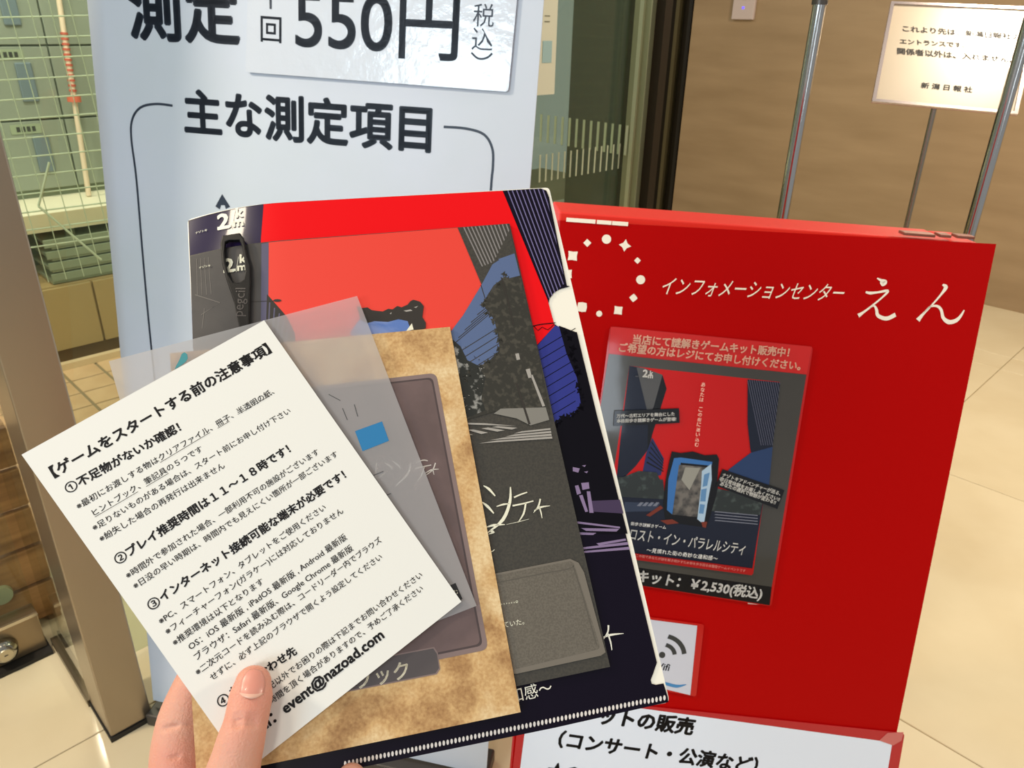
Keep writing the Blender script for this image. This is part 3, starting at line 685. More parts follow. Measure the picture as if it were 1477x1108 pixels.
slab('corner_tape', NP.off(.0008), [NP.uv(*p) for p in a], .0004, mat('matte_tape', (206, 110, 104), .4), sn, uvs=True)
# ================================================================== the hand-held stack of game papers
def bend(u, v):
    if u >= .055: return 0.
    return .012 * ((.055 - u) / .055) ** 2 * max(0., 1 - v / .16) ** 1.5
def FPn(h): return Plane(CAM + RM @ np.array([-.18878, -.10318, .44364]) + RM @ np.array([.1656, -.3296, -.9295]) * h, RM @ np.array([.9701, -.1153, .2137]), RM @ np.array([.1776, .9371, -.3006]), bend)
FP = FPn(0)
G = dict(coat=.6)
M_fwhite = mat('folder_white_plastic', (244, 238, 222), .35)
M_fdark = mat('folder_night_purple', (14, 7, 24), .3, coat=.12, spec=.15); M_fred = mat('folder_red', (232, 10, 18), .4, coat=.1, spec=.15)
M_fbld = mat('folder_dark_building', (36, 26, 58), .25, coat=.5, spec=.2); M_fblue = mat('folder_glass_blue', (48, 54, 130), .35, coat=.1, spec=.2)
M_fline = mat('folder_tower_line', (112, 104, 146), .4); M_flil = mat('folder_lilac', (132, 112, 146), .4); M_fblk = mat('folder_black', (8, 5, 14), .3, coat=.1, spec=.15)
tl_, tr_, br_ = FP.uv(263, 300), FP.uv(792, 270.5), FP.uv(966, 1013)
cf = empty('clear_folder', FP.pt(.1, .2), 'large glossy folder with red sky city print, rearmost of the held papers', 'folder')
blf = FP.uv(322, 1146)
Rr = FP.uv(*(965, 1006)) - tr_
outl = rrect([tl_ + (0.0, .0), tr_, br_, blf], .0025, 3)
slab('back_sheet', FP, outl, .0005, M_fwhite, cf, uvs=True, slices=True)
# front sheet (printed) with thumb notch and corner notch
arc = [(806.5 + 16, 413), (808, 417), (799, 422), (792.5, 431), (790, 444), (792.5, 457), (799, 467), (810, 474.5), (822, 478), (832, 479)]
edge = [(264, 301.5), (380, 293.6), (520, 285.8), (725, 275), (780, 271.8), (788, 275), (792, 285), (817.5, 412)] + arc + [(947.5, 956), (942, 972), (938.5, 981), (940, 986.5), (946, 988), (957, 986), (963, 1005), (964, 1013), (800, 1050), (580, 1095), (500, 1111.5), (322, 1146)]
FF = FPn(.0006)
pr = Print(FF, 0, .00003, slices=True)
U0 = FF.uv(263.6, 300.8)
fpoly = [FF.uv(*p) for p in edge]; fpoly[0] = U0 + (0.0002, .0003)
pr.poly_uv(fpoly, M_fdark)
def F_(P, m): pr.poly(P, m)
F_([(375, 297), (380, 293.9), (520, 286), (725, 275.2), (790, 433), (800, 470), (768, 505), (600, 520), (374, 420)], M_fred)
F_([(266, 303), (380, 294.5), (376, 345), (374, 500), (276, 500)], M_fbld)
tower = [(725, 275.2), (779, 272), (788, 275), (792, 285), (815, 412), (800, 418), (790, 433)]
F_(tower, M_fdark)
pr.polys([c for k in range(14) for c in [clip([(729 + k * 6.4, 268), (730.6 + k * 6.4, 268), (797 + k * 5.4, 440), (795.4 + k * 5.4, 440)], [(725, 275.2), (786, 272.3), (815, 408), (790, 433)])] if c], M_fline)
F_([(800, 470), (815, 473), (833, 500), (836, 545), (846, 589), (797, 614), (765, 510)], M_fblue)
pr.polys([[(760, 530 + k * 15), (830, 488 + k * 15), (830, 489.2 + k * 15), (760, 531.4 + k * 15)] for k in range(-1, 7)], M_fblk)
for (x, y, r) in [(822, 488, 5), (826, 503, 6), (829, 520, 5), (834, 538, 6), (833, 556, 5), (839, 572, 5), (838, 588, 6), (826, 598, 5), (812, 603, 6), (802, 612, 6), (815, 480, 4), (824, 512, 5), (831, 530, 4), (836, 564, 5), (841, 580, 4), (832, 594, 4), (819, 601, 5), (807, 608, 5)]: pr.poly([(x + r * (1.15 if j % 2 else .55) * math.cos(j * .7 + x), y + r * (1.15 if j % 2 else .55) * math.sin(j * .7 + x)) for j in range(9)], M_fblk, step=False)
F_([(806, 470), (832, 480), (850, 560), (872, 640), (905, 770), (800, 770), (790, 625), (800, 612), (822, 603), (838, 585), (832, 545), (817, 510)], M_fblk)
pr.line([(765, 471.5), (781, 468), (801, 466)], .0006, M_fblk, 3); pr.line([(770, 470), (776, 477), (782, 472), (790, 476), (799, 468)], .0004, M_fblk, 2)
F_([(848, 723), (894, 721), (899, 741), (850, 738)], mat('folder_road', (62, 46, 76), .4))
pr.polys([[(826, 674), (836, 676), (834, 682), (826, 680)], [(829, 701), (834, 700), (838, 712), (832, 714)], [(838, 697), (849, 696), (850, 705), (840, 707)], [(846, 709), (851, 709), (856, 740), (850, 740)], [(835, 715), (840, 714), (848, 738), (844, 739)]], M_flil)
pr.polys([[(829, 752), (894, 760), (894, 762.5), (829, 755)], [(838, 762), (893, 763), (889, 767), (845, 766)], [(832, 768), (860, 769), (855, 772), (835, 771.5)], [(860, 784), (902, 777), (903, 780), (864, 787)], [(838, 790), (905, 782), (906, 786), (838, 793)], [(838, 795.5), (907, 789), (908, 793), (839, 798)]], M_flil)
for (x, y) in ((797, 660), (805, 668), (800, 648), (792, 650), (839, 672), (842, 681)): pr.poly([(x, y), (x + 6, y - 1), (x + 4, y + 2)], M_flil)
M_fw = mat('folder_white_print', (236, 232, 216), .45)
def logo(pr, x, y, s, m, ang=-.05):
    f = lambda a, b: (x + (a + b * ang * 0) * s, y + (b + a * ang) * s)
    pr.text('2', f(0, 0), f(19, 0), m, .035); pr.polys([[f(0, -4), f(21, -4), f(21, 0), f(0, 0)]], m)
    pr.text('k', f(28, -13), f(40, -13), m, .04); pr.text('m', f(24, 0), f(40, 0), m, .04, vstretch=.9)
    pr.poly(circle(*f(30, -25), 1.8 * s, 8), m); pr.line([f(22, 2), f(26, -24)], .0002, m)
logo(pr, 311, 325, 1.0, M_fw)
pr.text('ナゾトキ', (277, 326), (295.5, 324.5), M_fw, .03)
[pr.poly_uv(q, M_fw, step=False) for q in stroke([FF.uv(*p) for p in ((877, 902), (876, 912), (868, 925))], [.0009, .0008, .0003], 3)]
[pr.poly_uv(q, M_fw, step=False) for q in stroke([FF.uv(*p) for p in ((876, 914), (880, 926), (882, 938))], [.0008, .0008, .0004], 3)]
[pr.poly_uv(q, M_fw, step=False) for q in stroke([FF.uv(*p) for p in ((866, 921), (880, 916), (899, 914))], [.0003, .0011, .0002], 3)]
pr.text('違和感〜', (716, 1019), (797, 999), M_fw, .0)
fs_ = pr.build('front_sheet', cf)
pr = Print(FF, .0004, .00002)
for k in range(82):
    t = k / 81; x, y = 498 + (958 - 498) * t, 1101.5 + (1005.5 - 1101.5) * t
    pr.poly(circle(x, y + (1.2 if k > 76 else 0), 1.9, 8, 4.0), mat('weld_white', (222, 214, 208), .4), step=False)
pr.build('weld_seam', cf)['kind'] = 'stuff'
# ---------------- dark booklet
BA = FPn(.0024)
M_bdark = mat('booklet_dark_olive', (62, 58, 50), .55, noise=((52, 49, 43), 900, (1, 1, 1), .4, .6, 2)); M_bred = mat('booklet_red', (228, 58, 42), .6)
qa = par(BA, (268.5, 357), (735, 322.5), (880, 962))
bk = slab('game_booklet', BA, qa, .0015, M_bdark, None, uvs=True, slices=True)
tag(bk, 'dark city booklet with orange red sky lying on the glossy folder', 'booklet')
pr = Print(BA, .0001, .000025, slices=True)
def B_(P, m): pr.poly(P, m)
M_bl = mat('booklet_building', (66, 62, 60), .6, noise=((52, 49, 48), 30, (1, 1, 1), .4, .6)); M_bl2 = mat('booklet_building_edge', (84, 80, 104), .6)
M_bstr = mat('booklet_tower_line', (128, 122, 120), .6); M_bblue = mat('booklet_glass_blue', (82, 100, 138), .55); M_bblk = mat('booklet_black', (42, 36, 30), .6)
M_btree = mat('booklet_trees', (40, 38, 30), .6, noise=((64, 60, 50), 330, (1, 1, 1), .5, .62, 3)); M_bspk = mat('booklet_leaves', (26, 28, 22), .6, noise=((150, 148, 142), 170, (1, 1, 1), .56, .66, 3))
M_bw = mat('booklet_white', (232, 228, 204), .55); M_bline = mat('booklet_faint_line', (104, 98, 92), .6); M_bst = mat('booklet_stripe', (160, 154, 146), .6)
def shr(P, d=.0002): return P
B_([(386.5, 349.5), (660, 328.6), (696, 412), (700, 450), (648, 490), (620, 560), (380, 560)], M_bred)
B_([(269.5, 359), (387, 349.8), (387, 425), (382, 560), (280, 560)], M_bl)
B_([(377, 351), (387.5, 349.8), (387, 425), (382, 500), (376, 500)], M_bl2)
B_([(385, 424), (413, 456), (425, 480), (430, 520), (382, 520)], M_bblk)
pr.polys([[(388 + k * 7, 436 + k * 8), (390 + k * 7, 436 + k * 8), (386 + k * 5, 520), (384 + k * 5, 520)] for k in range(5)], M_bl2)
pr.polys([[(279 + k * 6, 364), (279.8 + k * 6, 364), (281.8 + k * 7, 420), (281 + k * 7, 420)] for k in range(4)] + [[(278, 418), (316, 433), (315.4, 433.8), (277.5, 419)], [(316, 433), (288, 450), (287.5, 449), (315.4, 433.8)], [(292, 440), (293, 440), (290, 470), (289, 470)]], M_bline)
pr.line([(362, 434.5), (397, 434)], .0004, M_bblk); pr.poly(circle(400, 433.6, 6, 12, 2), M_bblk)
tw = [(660, 328.6), (733, 323.2), (748, 385), (736, 420), (700, 430), (694, 410)]
B_(tw, M_bdark)
pr.polys([c for k in range(13) for c in [clip([(664 + k * 5.8, 320), (666 + k * 5.8, 320), (716 + k * 4.6, 425), (714 + k * 4.6, 425)], [(661, 328.8), (732.5, 323.5), (741, 366), (712, 378), (697, 408)])] if c], M_bstr)
B_([(719, 374), (742, 366), (750, 398), (733, 402), (727, 398), (721, 384)], M_bblue)
B_([(719, 376), (729, 399), (712, 412), (697, 436), (716, 452), (722, 480), (718, 520), (680, 540), (655, 530), (646, 484), (668, 455), (694, 412), (710, 382)], M_bblue)
pr.polys([[(652 + k * 9, 498 - k * 11), (714 + k * 2.4, 446 - k * 5), (714.3 + k * 2.4, 447 - k * 5), (652.3 + k * 9, 499.3 - k * 11)] for k in range(7)] + [[(655, 512 + 12 * k), (722, 470 + 12 * k), (722, 471.3 + 12 * k), (655, 513.5 + 12 * k)] for k in range(4)] + [[(694, 411), (700, 430), (699, 431), (693, 412)]], M_bblk)
B_([(727, 399), (735, 403), (750, 398), (773, 495), (793, 600), (789, 592), (720, 592), (680, 604), (658, 610), (650, 560), (668, 545), (690, 530), (706, 520), (721, 505), (717, 480), (712, 458), (702, 448), (697, 440), (708, 425)], M_btree)
bl_ = [(697, 440), (703, 432), (708, 425), (718, 411), (727, 399), (702, 449), (710, 456), (713, 466), (717, 480), (720, 493), (720, 505), (713, 513), (706, 520), (698, 526), (690, 531), (679, 539), (668, 546)]
random.seed(11)
for (x, y) in bl_:
    for q in range(3):
        cx2, cy2, r = x + random.uniform(-3, 5), y + random.uniform(-4, 4), random.uniform(2, 4.5)
        pr.poly([(cx2 + r * (1.2 if j % 2 else .5) * math.cos(j * .7 + x), cy2 + r * (1.2 if j % 2 else .5) * math.sin(j * .7 + x)) for j in range(9)], M_btree, step=False)
B_([(645, 484), (655, 492), (664, 500), (674, 520), (690, 528), (700, 545), (694, 575), (700, 592), (667, 606), (660, 575)], M_bspk)
random.seed(5)
for k in range(60):
    t = random.random(); x, y = 650 + random.random() * 60 * (1 - abs(t - .5)), 500 + t * 90
    pr.poly_uv([BA.uv(x + dx, y + dy) for dx, dy in ((0, 0), (2.4 * random.random() + .6, .4), (1.2, 1.8 * random.random() + .5))], M_bst if k % 3 else M_bblk, step=False)
B_([(712, 597), (722, 590), (787, 588), (792, 606), (765, 614), (745, 604)], mat('booklet_pavement', (126, 122, 114), .6))
pr.polys([[(672, 620), (683, 620), (704, 624.5), (694, 626.5)], [(694, 618.5), (704, 617), (728, 621), (717, 623)], [(709, 616.5), (718, 615), (746, 617.5), (738, 620)], [(690, 640), (716, 636), (796, 630), (796.5, 633)], [(706, 635.5), (727, 631.5), (795, 626), (795.5, 629)], [(728, 630.5), (742, 627), (794.5, 622), (795, 624.8)], [(741, 625.8), (752, 622.5), (793.5, 618), (794, 620.5)], [(665, 628), (672, 624), (682, 627.5), (672, 629)], [(668, 610), (700, 611), (745, 615), (668, 612.5)]], M_bst)
pr.polys([[(743, 553), (746, 553), (765, 612), (762, 613)], [(722, 400), (725, 402), (742, 470), (740, 470)]], M_bblk)
pr.polys([[(765, 542), (768, 541), (786, 586), (782, 587)], [(758, 533.5), (764, 532), (767, 545), (762, 546)], [(743, 511), (748, 510), (750, 519), (745, 520)]], M_bst)
# torn black doorway top and its blue frame
B_([(505, 480), (520, 460), (540, 462), (560, 462), (576, 459), (592, 462), (606, 462), (608, 510), (520, 520)], mat('booklet_door_blue', (86, 116, 178), .55, noise=((120, 140, 190), 60, (1, 4, 1), .4, .6)))
B_([(515, 442), (522, 445), (530, 444), (536, 448), (543, 449), (552, 450), (560, 446), (566, 447), (573, 442), (579, 444), (588, 440), (592, 435), (596, 433), (600, 434), (606, 436), (611, 442), (610, 450), (609, 458), (614, 466), (614, 474), (596, 482), (592, 476), (588, 464), (575, 461), (560, 465), (540, 464), (529, 467), (520, 462)], M_bblk)
B_([(594, 467), (596.5, 476), (586, 478)], M_bw)
pr.polys([[(582, 449), (592, 447), (595, 449), (586, 450.5)], [(562, 453), (565, 451), (564, 454)], [(597, 444), (603, 442), (600, 445)]], M_bst)
B_([(712, 828), (822, 806.5), (834, 812), (842, 826), (873, 941), (866, 946), (745, 972), (700, 972), (690, 832)], M_bstr2 := mat('booklet_panel_edge', (112, 104, 93), .7))
M_bpan = mat('booklet_panel', (104, 97, 86), .75, noise=((92, 85, 75), 1100, (1, 1, 1), .4, .6, 2))
B_(rrect([(700, 833), (826, 809), (866, 936), (740, 966), (700, 970)], 7), M_bpan)
pr.line([(705, 843), (815, 822), (829, 826), (860, 930)], .0006, mat('booklet_panel_shadow', (84, 78, 69), .7), 4)
for L in ([((697, 701), (705, 706), (714, 716)), (.0004, .0014, .0006)], [((694, 724), (703, 731), (712, 741)), (.0004, .0015, .0006)], [((736, 703), (735, 725), (725, 750), (703, 769)), (.0006, .0016, .0018, .0004)], [((741, 718), (750, 714), (760, 710.5)), (.0008, .0008, .0006)], [((739, 730), (754, 727), (769, 723)), (.0009, .0008, .0006)], [((758, 726), (755, 741), (747, 754)), (.0009, .0010, .0003)], [((779, 720), (776, 731), (769, 740)), (.0008, .0009, .0002)], [((770, 737), (780, 732), (793, 730)), (.0003, .0010, .0002)], [((777, 730), (780, 740), (781.5, 748)), (.0007, .0007, .0003)], [((716, 731), (726, 728), (735, 727)), (.0004, .0010, .0003)], [((701, 761), (712, 758), (728, 757)), (.0004, .0013, .0003)], [((706, 766), (712, 768), (704, 771)), (.0010, .0010, .0002)], [((730, 757), (748, 753), (763, 749)), (.0001, .0003, .0001)], [((701, 797), (705, 794), (709, 796), (713, 793)), (.0004, .0005, .0005, .0003)], [((692, 722), (692, 738), (688, 745)), (.0006, .0009, .0003)]):
    [pr.poly_uv(q, M_bw, step=False) for q in stroke([BA.uv(*p) for p in L[0]], L[1], 4)]
pr.text('……………。', (690, 877), (747, 869), M_bw, .02)
pr.text('を見つめていた。', (690, 912), (756, 900), M_bw)
logo(pr, 321, 390, .86, M_bw)
pr.text('ナゾトキ', (284, 380.5), (301.5, 379), M_bw, .03)
pr.build('printed_cover', bk)
# ---------------- black clip pencil
PC = FPn(.0060)
pen_o = [(318, 334), (345, 332.5), (351, 341), (355, 362), (360.5, 380), (361, 405), (360, 425), (359, 468), (357, 498), (347, 499), (344, 470), (337, 435), (325, 400), (318, 375), (315.5, 345)]
pen_h = [(323, 344), (330, 342), (344, 343), (348, 352), (351.5, 372), (353, 392), (351, 401), (344, 405.5), (336, 404.5), (328, 392), (324, 375), (322, 356)]
from mathutils import Vector as _V
def solid(name, pl, outer, hole, th, m, parent=None):
    O = [pl.uv(*p) for p in outer]; Hh = [pl.uv(*p) for p in hole] if hole else []
    loops = [[_V((p[0], p[1], 0)) for p in O]] + ([[_V((p[0], p[1], 0)) for p in Hh]] if hole else [])
    T = tessellate_polygon(loops); allp = [*O, *Hh]; N = len(allp)
    V = [pl.pt(p[0], p[1], 0) for p in allp] + [pl.pt(p[0], p[1], -th) for p in allp]
    Fc = [tuple(t) for t in T] + [tuple(i + N for i in t) for t in T]
    for (s, n_) in ((0, len(O)), (len(O), len(Hh))):
        for i in range(n_): a, b = s + i, s + (i + 1) % n_; Fc.append((a, b, b + N, a + N))
    o = meshobj(name, V, Fc, m, parent); b = bmesh.new(); b.from_mesh(o.data); bmesh.ops.recalc_face_normals(b, faces=b.faces); b.to_mesh(o.data); b.free()
    return o
cp = solid('clip_pencil', PC, pen_o, pen_h, .0032, mat('black_plastic', (14, 12, 12), .45, spec=.25)); bevel(cp, .0007, 3)
tag(cp, 'black plastic clip pencil with an open loop, standing on the dark booklet', 'pencil')
pr = Print(PC, .0001, .00001)
pr.text('pegcil', (349.5, 455), (353.5, 414), mat('embossed_black', (62, 56, 54), .3))
pr.build('embossed_letters', cp)
tip = PC.pt(*PC.uv(351, 497)); tip2 = PC.pt(*PC.uv(352, 512))
V, Fc = tubev([tip - PC.n * .0018, tip2 - PC.n * .0018], [.0016, .0004], 12); meshobj('lead', V, Fc, mat('pencil_lead', (60, 58, 58), .4, .3), cp)
# ---------------- parchment hint booklet
HB = FPn(.0044); HB.bend = None
M_par = mat('parchment', (168, 126, 78), .7, noise=((220, 190, 142), 44, (1, 1, 1), .36, .66, 12))
nt = M_par.node_tree; b_ = nt.nodes['Principled BSDF']; rm = [n for n in nt.nodes if n.type == 'VALTORGB'][0]
rm.color_ramp.elements.new(.48).color = lin((202, 162, 108)); tc = [n for n in nt.nodes if n.type == 'TEX_COORD'][0]
n2 = nt.nodes.new('ShaderNodeTexNoise'); n2.inputs['Scale'].default_value = 620; n2.inputs['Detail'].default_value = 2; nt.links.new(tc.outputs['Object'], n2.inputs['Vector'])
mx = nt.nodes.new('ShaderNodeMix'); mx.data_type = 'RGBA'; mx.blend_type = 'SOFT_LIGHT'; mx.inputs['Factor'].default_value = .75
nt.links.new(rm.outputs[0], mx.inputs['A']); nt.links.new(n2.outputs['Fac'], mx.inputs['B']); nt.links.new(mx.outputs['Result'], b_.inputs['Base Color'])
qh = par(HB, (245, 509.5), (649, 471.5), (751, 1027.5))
hb = slab('hint_booklet', HB, qh, .0017, M_par, None, uvs=True)
tag(hb, 'parchment coloured hint booklet with mauve panel between dark booklet and tracing sheet', 'booklet')
pr = Print(HB, .0001, .00003)
M_mauve = mat('mauve_panel', (106, 86, 84), .7, noise=((94, 76, 74), 40, (1, 1, 1), .4, .6)); M_mauve2 = mat('mauve_edge', (128, 108, 104), .7); M_mauve3 = mat('mauve_shadow', (72, 58, 58), .7)
pn = [(300, 580), (629, 538), (704.5, 937), (380, 1008)]
pn_uv = [HB.uv(*p) for p in pn]; pn_uv[0] = (pn_uv[1][0] - .118, pn_uv[1][1]); pn_uv[3] = (pn_uv[2][0] - .118, pn_uv[2][1] + .001)
pr.poly_uv(rrect(pn_uv, .004), M_mauve2); pr.poly_uv(rrect(shrink(pn_uv, .0024), .003), M_mauve3); pr.poly_uv(rrect(shrink(pn_uv, .0034), .003), M_mauve)
lb = [(440, 968), (625, 936), (634, 944), (634.5, 966), (628, 972), (430, 1018)]
l0 = HB.uv(622, 936); l1 = HB.uv(634, 970)
lbl = [(l0[0] - .078, l0[1]), (l0[0] + .001, l0[1]), (l1[0], l0[1] + .003), (l1[0], l1[1] - .002), (l1[0] - .002, l1[1]), (l0[0] - .078, l1[1])]
pr.poly_uv([(a - .0006 if i in (0, 5) else a + .0005, b + (.0006 if i > 2 else -.0006)) for i, (a, b) in enumerate(lbl)], M_mauve2)
pr.poly_uv(lbl, mat('label_charcoal', (82, 74, 74), .7))
pr.text('ヒントブック', (433, 1012), (591, 976), mat('label_cream', (242, 232, 206), .6), .012)
M_hw = mat('hint_white', (206, 198, 188), .6)
for L in ([((555, 668), (562, 672), (566, 677)), (.0004, .0009, .0006)], [((566, 655 + 10), (574, 671), (578, 677)), (.0003, .001, .0004)], [((592, 668), (588, 684), (571, 701)), (.0004, .0011, .0005)], [((600, 668), (610, 664), (617, 665)), (.0005, .0006, .0005)], [((599, 676), (612, 673), (622, 671)), (.0005, .0006, .0005)], [((612, 674), (608, 686), (602, 694)), (.0006, .0006, .0003)], [((628, 668), (624, 678), (614, 686)), (.0006, .0006, .0003)], [((613, 683), (622, 678), (633, 677)), (.0003, .0007, .0002)], [((624, 677), (626, 685)), (.0006, .0003)], [((533, 672), (533, 686), (524, 696)), (.0005, .0006, .0003)], [((543, 668), (543, 690), (556, 682)), (.0006, .0007, .0003)]):
    [pr.poly_uv(q, M_hw, step=False) for q in stroke([HB.uv(*p) for p in L[0]], L[1], 4)]
pr.text('ロスト・イン・パラ', (370, 716), (520, 694), M_hw, vstretch=1.5)
pr.build('printed_cover', hb)
# ---------------- tracing sheet
TS = FPn(.0072); TS.bend = None
mt_ = bpy.data.materials.new('tracing_paper'); mt_.use_nodes = True; nt = mt_.node_tree; nt.nodes.clear()
o_ = nt.nodes.new('ShaderNodeOutputMaterial'); tr = nt.nodes.new('ShaderNodeBsdfTransparent'); tr.inputs[0].default_value = (.93, .93, .94, 1)
rf = nt.nodes.new('ShaderNodeBsdfRefraction'); rf.inputs['IOR'].default_value = 1.02; rf.inputs['Roughness'].default_value = .5
m1 = nt.nodes.new('ShaderNodeMixShader'); m1.inputs[0].default_value = .45; nt.links.new(tr.outputs[0], m1.inputs[1]); nt.links.new(rf.outputs[0], m1.inputs[2])
df = nt.nodes.new('ShaderNodeBsdfDiffuse'); df.inputs[0].default_value = lin((216, 214, 214)); tl = nt.nodes.new('ShaderNodeBsdfTranslucent'); tl.inputs[0].default_value = lin((216, 214, 214))
m2 = nt.nodes.new('ShaderNodeMixShader'); m2.inputs[0].default_value = .45; nt.links.new(df.outputs[0], m2.inputs[1]); nt.links.new(tl.outputs[0], m2.inputs[2])
m3 = nt.nodes.new('ShaderNodeMixShader'); m3.inputs[0].default_value = .62; nt.links.new(m1.outputs[0], m3.inputs[1]); nt.links.new(m2.outputs[0], m3.inputs[2]); nt.links.new(m3.outputs[0], o_.inputs[0])
qt = par(TS, (157, 521), (515, 427), (687.5, 874))
prt = Print(TS, 0, 0); prt.poly_uv(qt, mt_)
ts = meshobj('tracing_sheet', prt.V, prt.F, prt.M, None, prt.I)
tag(ts, 'translucent tracing sheet with a blue square, between parchment booklet and white sheet', 'sheet')
pr = Print(TS, .0001, .00003)
M_tl = mat('tracing_line', (74, 76, 78), .6)
for a, b in (((474, 569), (491, 578)), ((494, 589), (501, 606)), ((511, 583.5), (516, 601)), ((536, 687), (553, 680)), ((556, 715), (564, 712))): pr.line([a, b], .0004, M_tl)
pr.build('pencil_marks', ts); pr = Print(TS, .0001, .00003); pr.poly([(512, 622), (551, 608), (561, 636), (523, 651)], mat('tracing_blue', (28, 116, 168), .6))
pr.build('blue_square', ts); pr = Print(TS, .0001, .00003); pr.poly([(254, 528), (259, 519), (262, 511), (266, 508), (270, 511), (271, 517), (268, 522), (262, 527), (252, 533)], mat('tracing_teal', (58, 138, 144), .6))
pr.build('teal_mark', ts); pr = Print(TS, .0001, .00003); pr.poly([(648, 845), (657, 841), (667, 864), (662, 868)], M_ink); pr.text('む', (655, 858), (661, 856), M_bw)
pr.build('black_label', ts)
# ---------------- white instruction sheet
WS = FPn(.0090); WS.bend = None
qw = [WS.uv(31, 656), WS.uv(381, 462), WS.uv(665.5, 868), WS.uv(355, 1113)]
wsh = slab('instruction_sheet', WS, qw, .00015, mat('white_sheet', (230, 228, 221), .85, spec=.3), None, uvs=True)
tag(wsh, 'white instruction sheet of black Japanese text, frontmost paper under the thumb', 'sheet')
pr = Print(WS, .00012, .000004)
b, n_ = .03, .002
for (s, p0, p1, bo) in [
    ('【ゲームをスタートする前の注意事項】', (78, 689), (392, 507), .034),
    ('①', (98.3, 712.7), (114.3, 702.9), .016), ('不足物がないか確認！', (115, 702), (262, 620), .034),
    ('※最初にお渡しする物はクリアファイル、冊子、半透明の紙、', (113, 735), (396, 567), 0), ('ヒントブック、筆記具の５つです', (136, 744), (293, 650), 0),
    ('※足りないものがある場合は、スタート前にお申し付け下さい', (136, 766), (420, 595), 0), ('※紛失した場合の再発行は出来ません', (146, 782), (325, 674), 0),
    ('②', (169.4, 815.2), (185.4, 805.4), .016), ('プレイ推奨時間は１１〜１８時です！', (186, 803), (420, 651), .034),
    ('※時間外で参加された場合、一部利用不可の施設がございます', (184.5, 835), (461, 654), 0), ('※日没の早い時期は、時間内でも見えにくい箇所が一部ございます', (195, 850), (488, 657), 0),
    ('③', (217, 881.5), (233, 871.7), .016), ('インターネット接続可能な端末が必要です！', (234, 868), (500, 688), .034),
    ('※PC、スマートフォン、タブレットをご使用ください', (232, 901), (471, 734), 0), ('※フィーチャーフォン(ガラケー)には対応しておりません', (241.5, 916), (496, 739), 0),
    ('※推奨環境は以下となります', (252, 932), (381, 841), 0), ('OS：iOS 最新版 , iPadOS 最新版 , Android 最新版', (275, 938), (501, 777), 0),
    ('ブラウザ：Safari 最新版、Google Chrome 最新版', (283.5, 953), (510, 793), 0),
    ('※二次元コードを読み込む際は、コードリーダー内でブラウズ', (285, 974.5), (551, 781), 0), ('せずに、必ず上記のブラウザで開くよう設定してください', (306, 982), (552, 805.5), 0),
    ('④', (317.1, 1021.7), (333.1, 1011.9), .016), ('お問い合わせ先', (335, 1005), (429, 942), .034),
    ('※上記以外でお困りの際は下記までお問い合わせください', (373, 1008), (610, 831.5), 0), ('お時間を頂く場合がありますので、予めご了承ください', (382, 1023), (611, 851), 0),
    ('Mail：event@nazoad.com', (362, 1069), (555, 919), .034)]:
    pr.text(s, p0, p1, M_ink, bo or .009)
def ul(a, b, w=.00025): pr.line([a, b], w, M_ink)
ul((231, 667.5), (303, 624)); ul((314, 618), (331, 608)); ul((343, 598), (388, 572)); ul((137, 746), (199, 709.5)); ul((211, 702), (243, 683))
pr.build('lettering', wsh)
# ================================================================== the hand
M_skin = mat('skin', (216, 158, 134), .5, sss=.25, bump=.25, bscale=900, noise=((216, 142, 120), 26, (1, 1, 1), .42, .75, 4))
def Hh(x, y, h): # photo pixel, height above the folder plane (metres, + towards the viewer)
    p = FPn(h); p.bend = None; u = p.uv(x, y); return p.pt(*u)
def loft(path, n=20):
    """path: (point, half width, half depth); cross-sections across the path, wide along the paper plane"""
    P = [np.array(q[0]) for q in path]; pts = []; ru = []; rw = []
    for i in range(len(P) - 1):
        p0, p1, p2, p3 = P[max(i - 1, 0)], P[i], P[i + 1], P[min(i + 2, len(P) - 1)]
        for k in range(6):
            t = k / 6; pts.append(.5 * (2 * p1 + (p2 - p0) * t + (2 * p0 - 5 * p1 + 4 * p2 - p3) * t * t + (3 * p1 - p0 - 3 * p2 + p3) * t ** 3))
            s = t * t * (3 - 2 * t); ru.append(path[i][1] * (1 - s) + path[i + 1][1] * s); rw.append(path[i][2] * (1 - s) + path[i + 1][2] * s)
    pts.append(P[-1]); ru.append(path[-1][1]); rw.append(path[-1][2])
    # rounded end cap
    d = _n(pts[-1] - pts[-2]); r0, w0, e = ru[-1], rw[-1], pts[-1].copy()
    for k in range(1, 6):
        a = k / 6 * math.pi / 2; pts.append(e + d * r0 * .95 * math.sin(a)); ru.append(r0 * math.cos(a)); rw.append(w0 * math.cos(a))
    V = []; Fc = []
    for i, p in enumerate(pts):
        t = _n(pts[min(i + 1, len(pts) - 1)] - pts[max(i - 1, 0)]); w = _n(FP.n - t * (FP.n @ t)); u = np.cross(t, w)
        for k in range(n):
            an = 2 * math.pi * k / n; V.append(p + u * math.cos(an) * ru[i] + w * math.sin(an) * rw[i])
    for i in range(len(pts) - 1):
        for k in range(n): Fc.append((i * n + k, i * n + (k + 1) % n, (i + 1) * n + (k + 1) % n, (i + 1) * n + k))
    Fc.append(tuple(range(n))); Fc.append(tuple(range((len(pts) - 1) * n, len(pts) * n)))
    return V, Fc
PXM = lambda px, z=.36: px * z / FPX
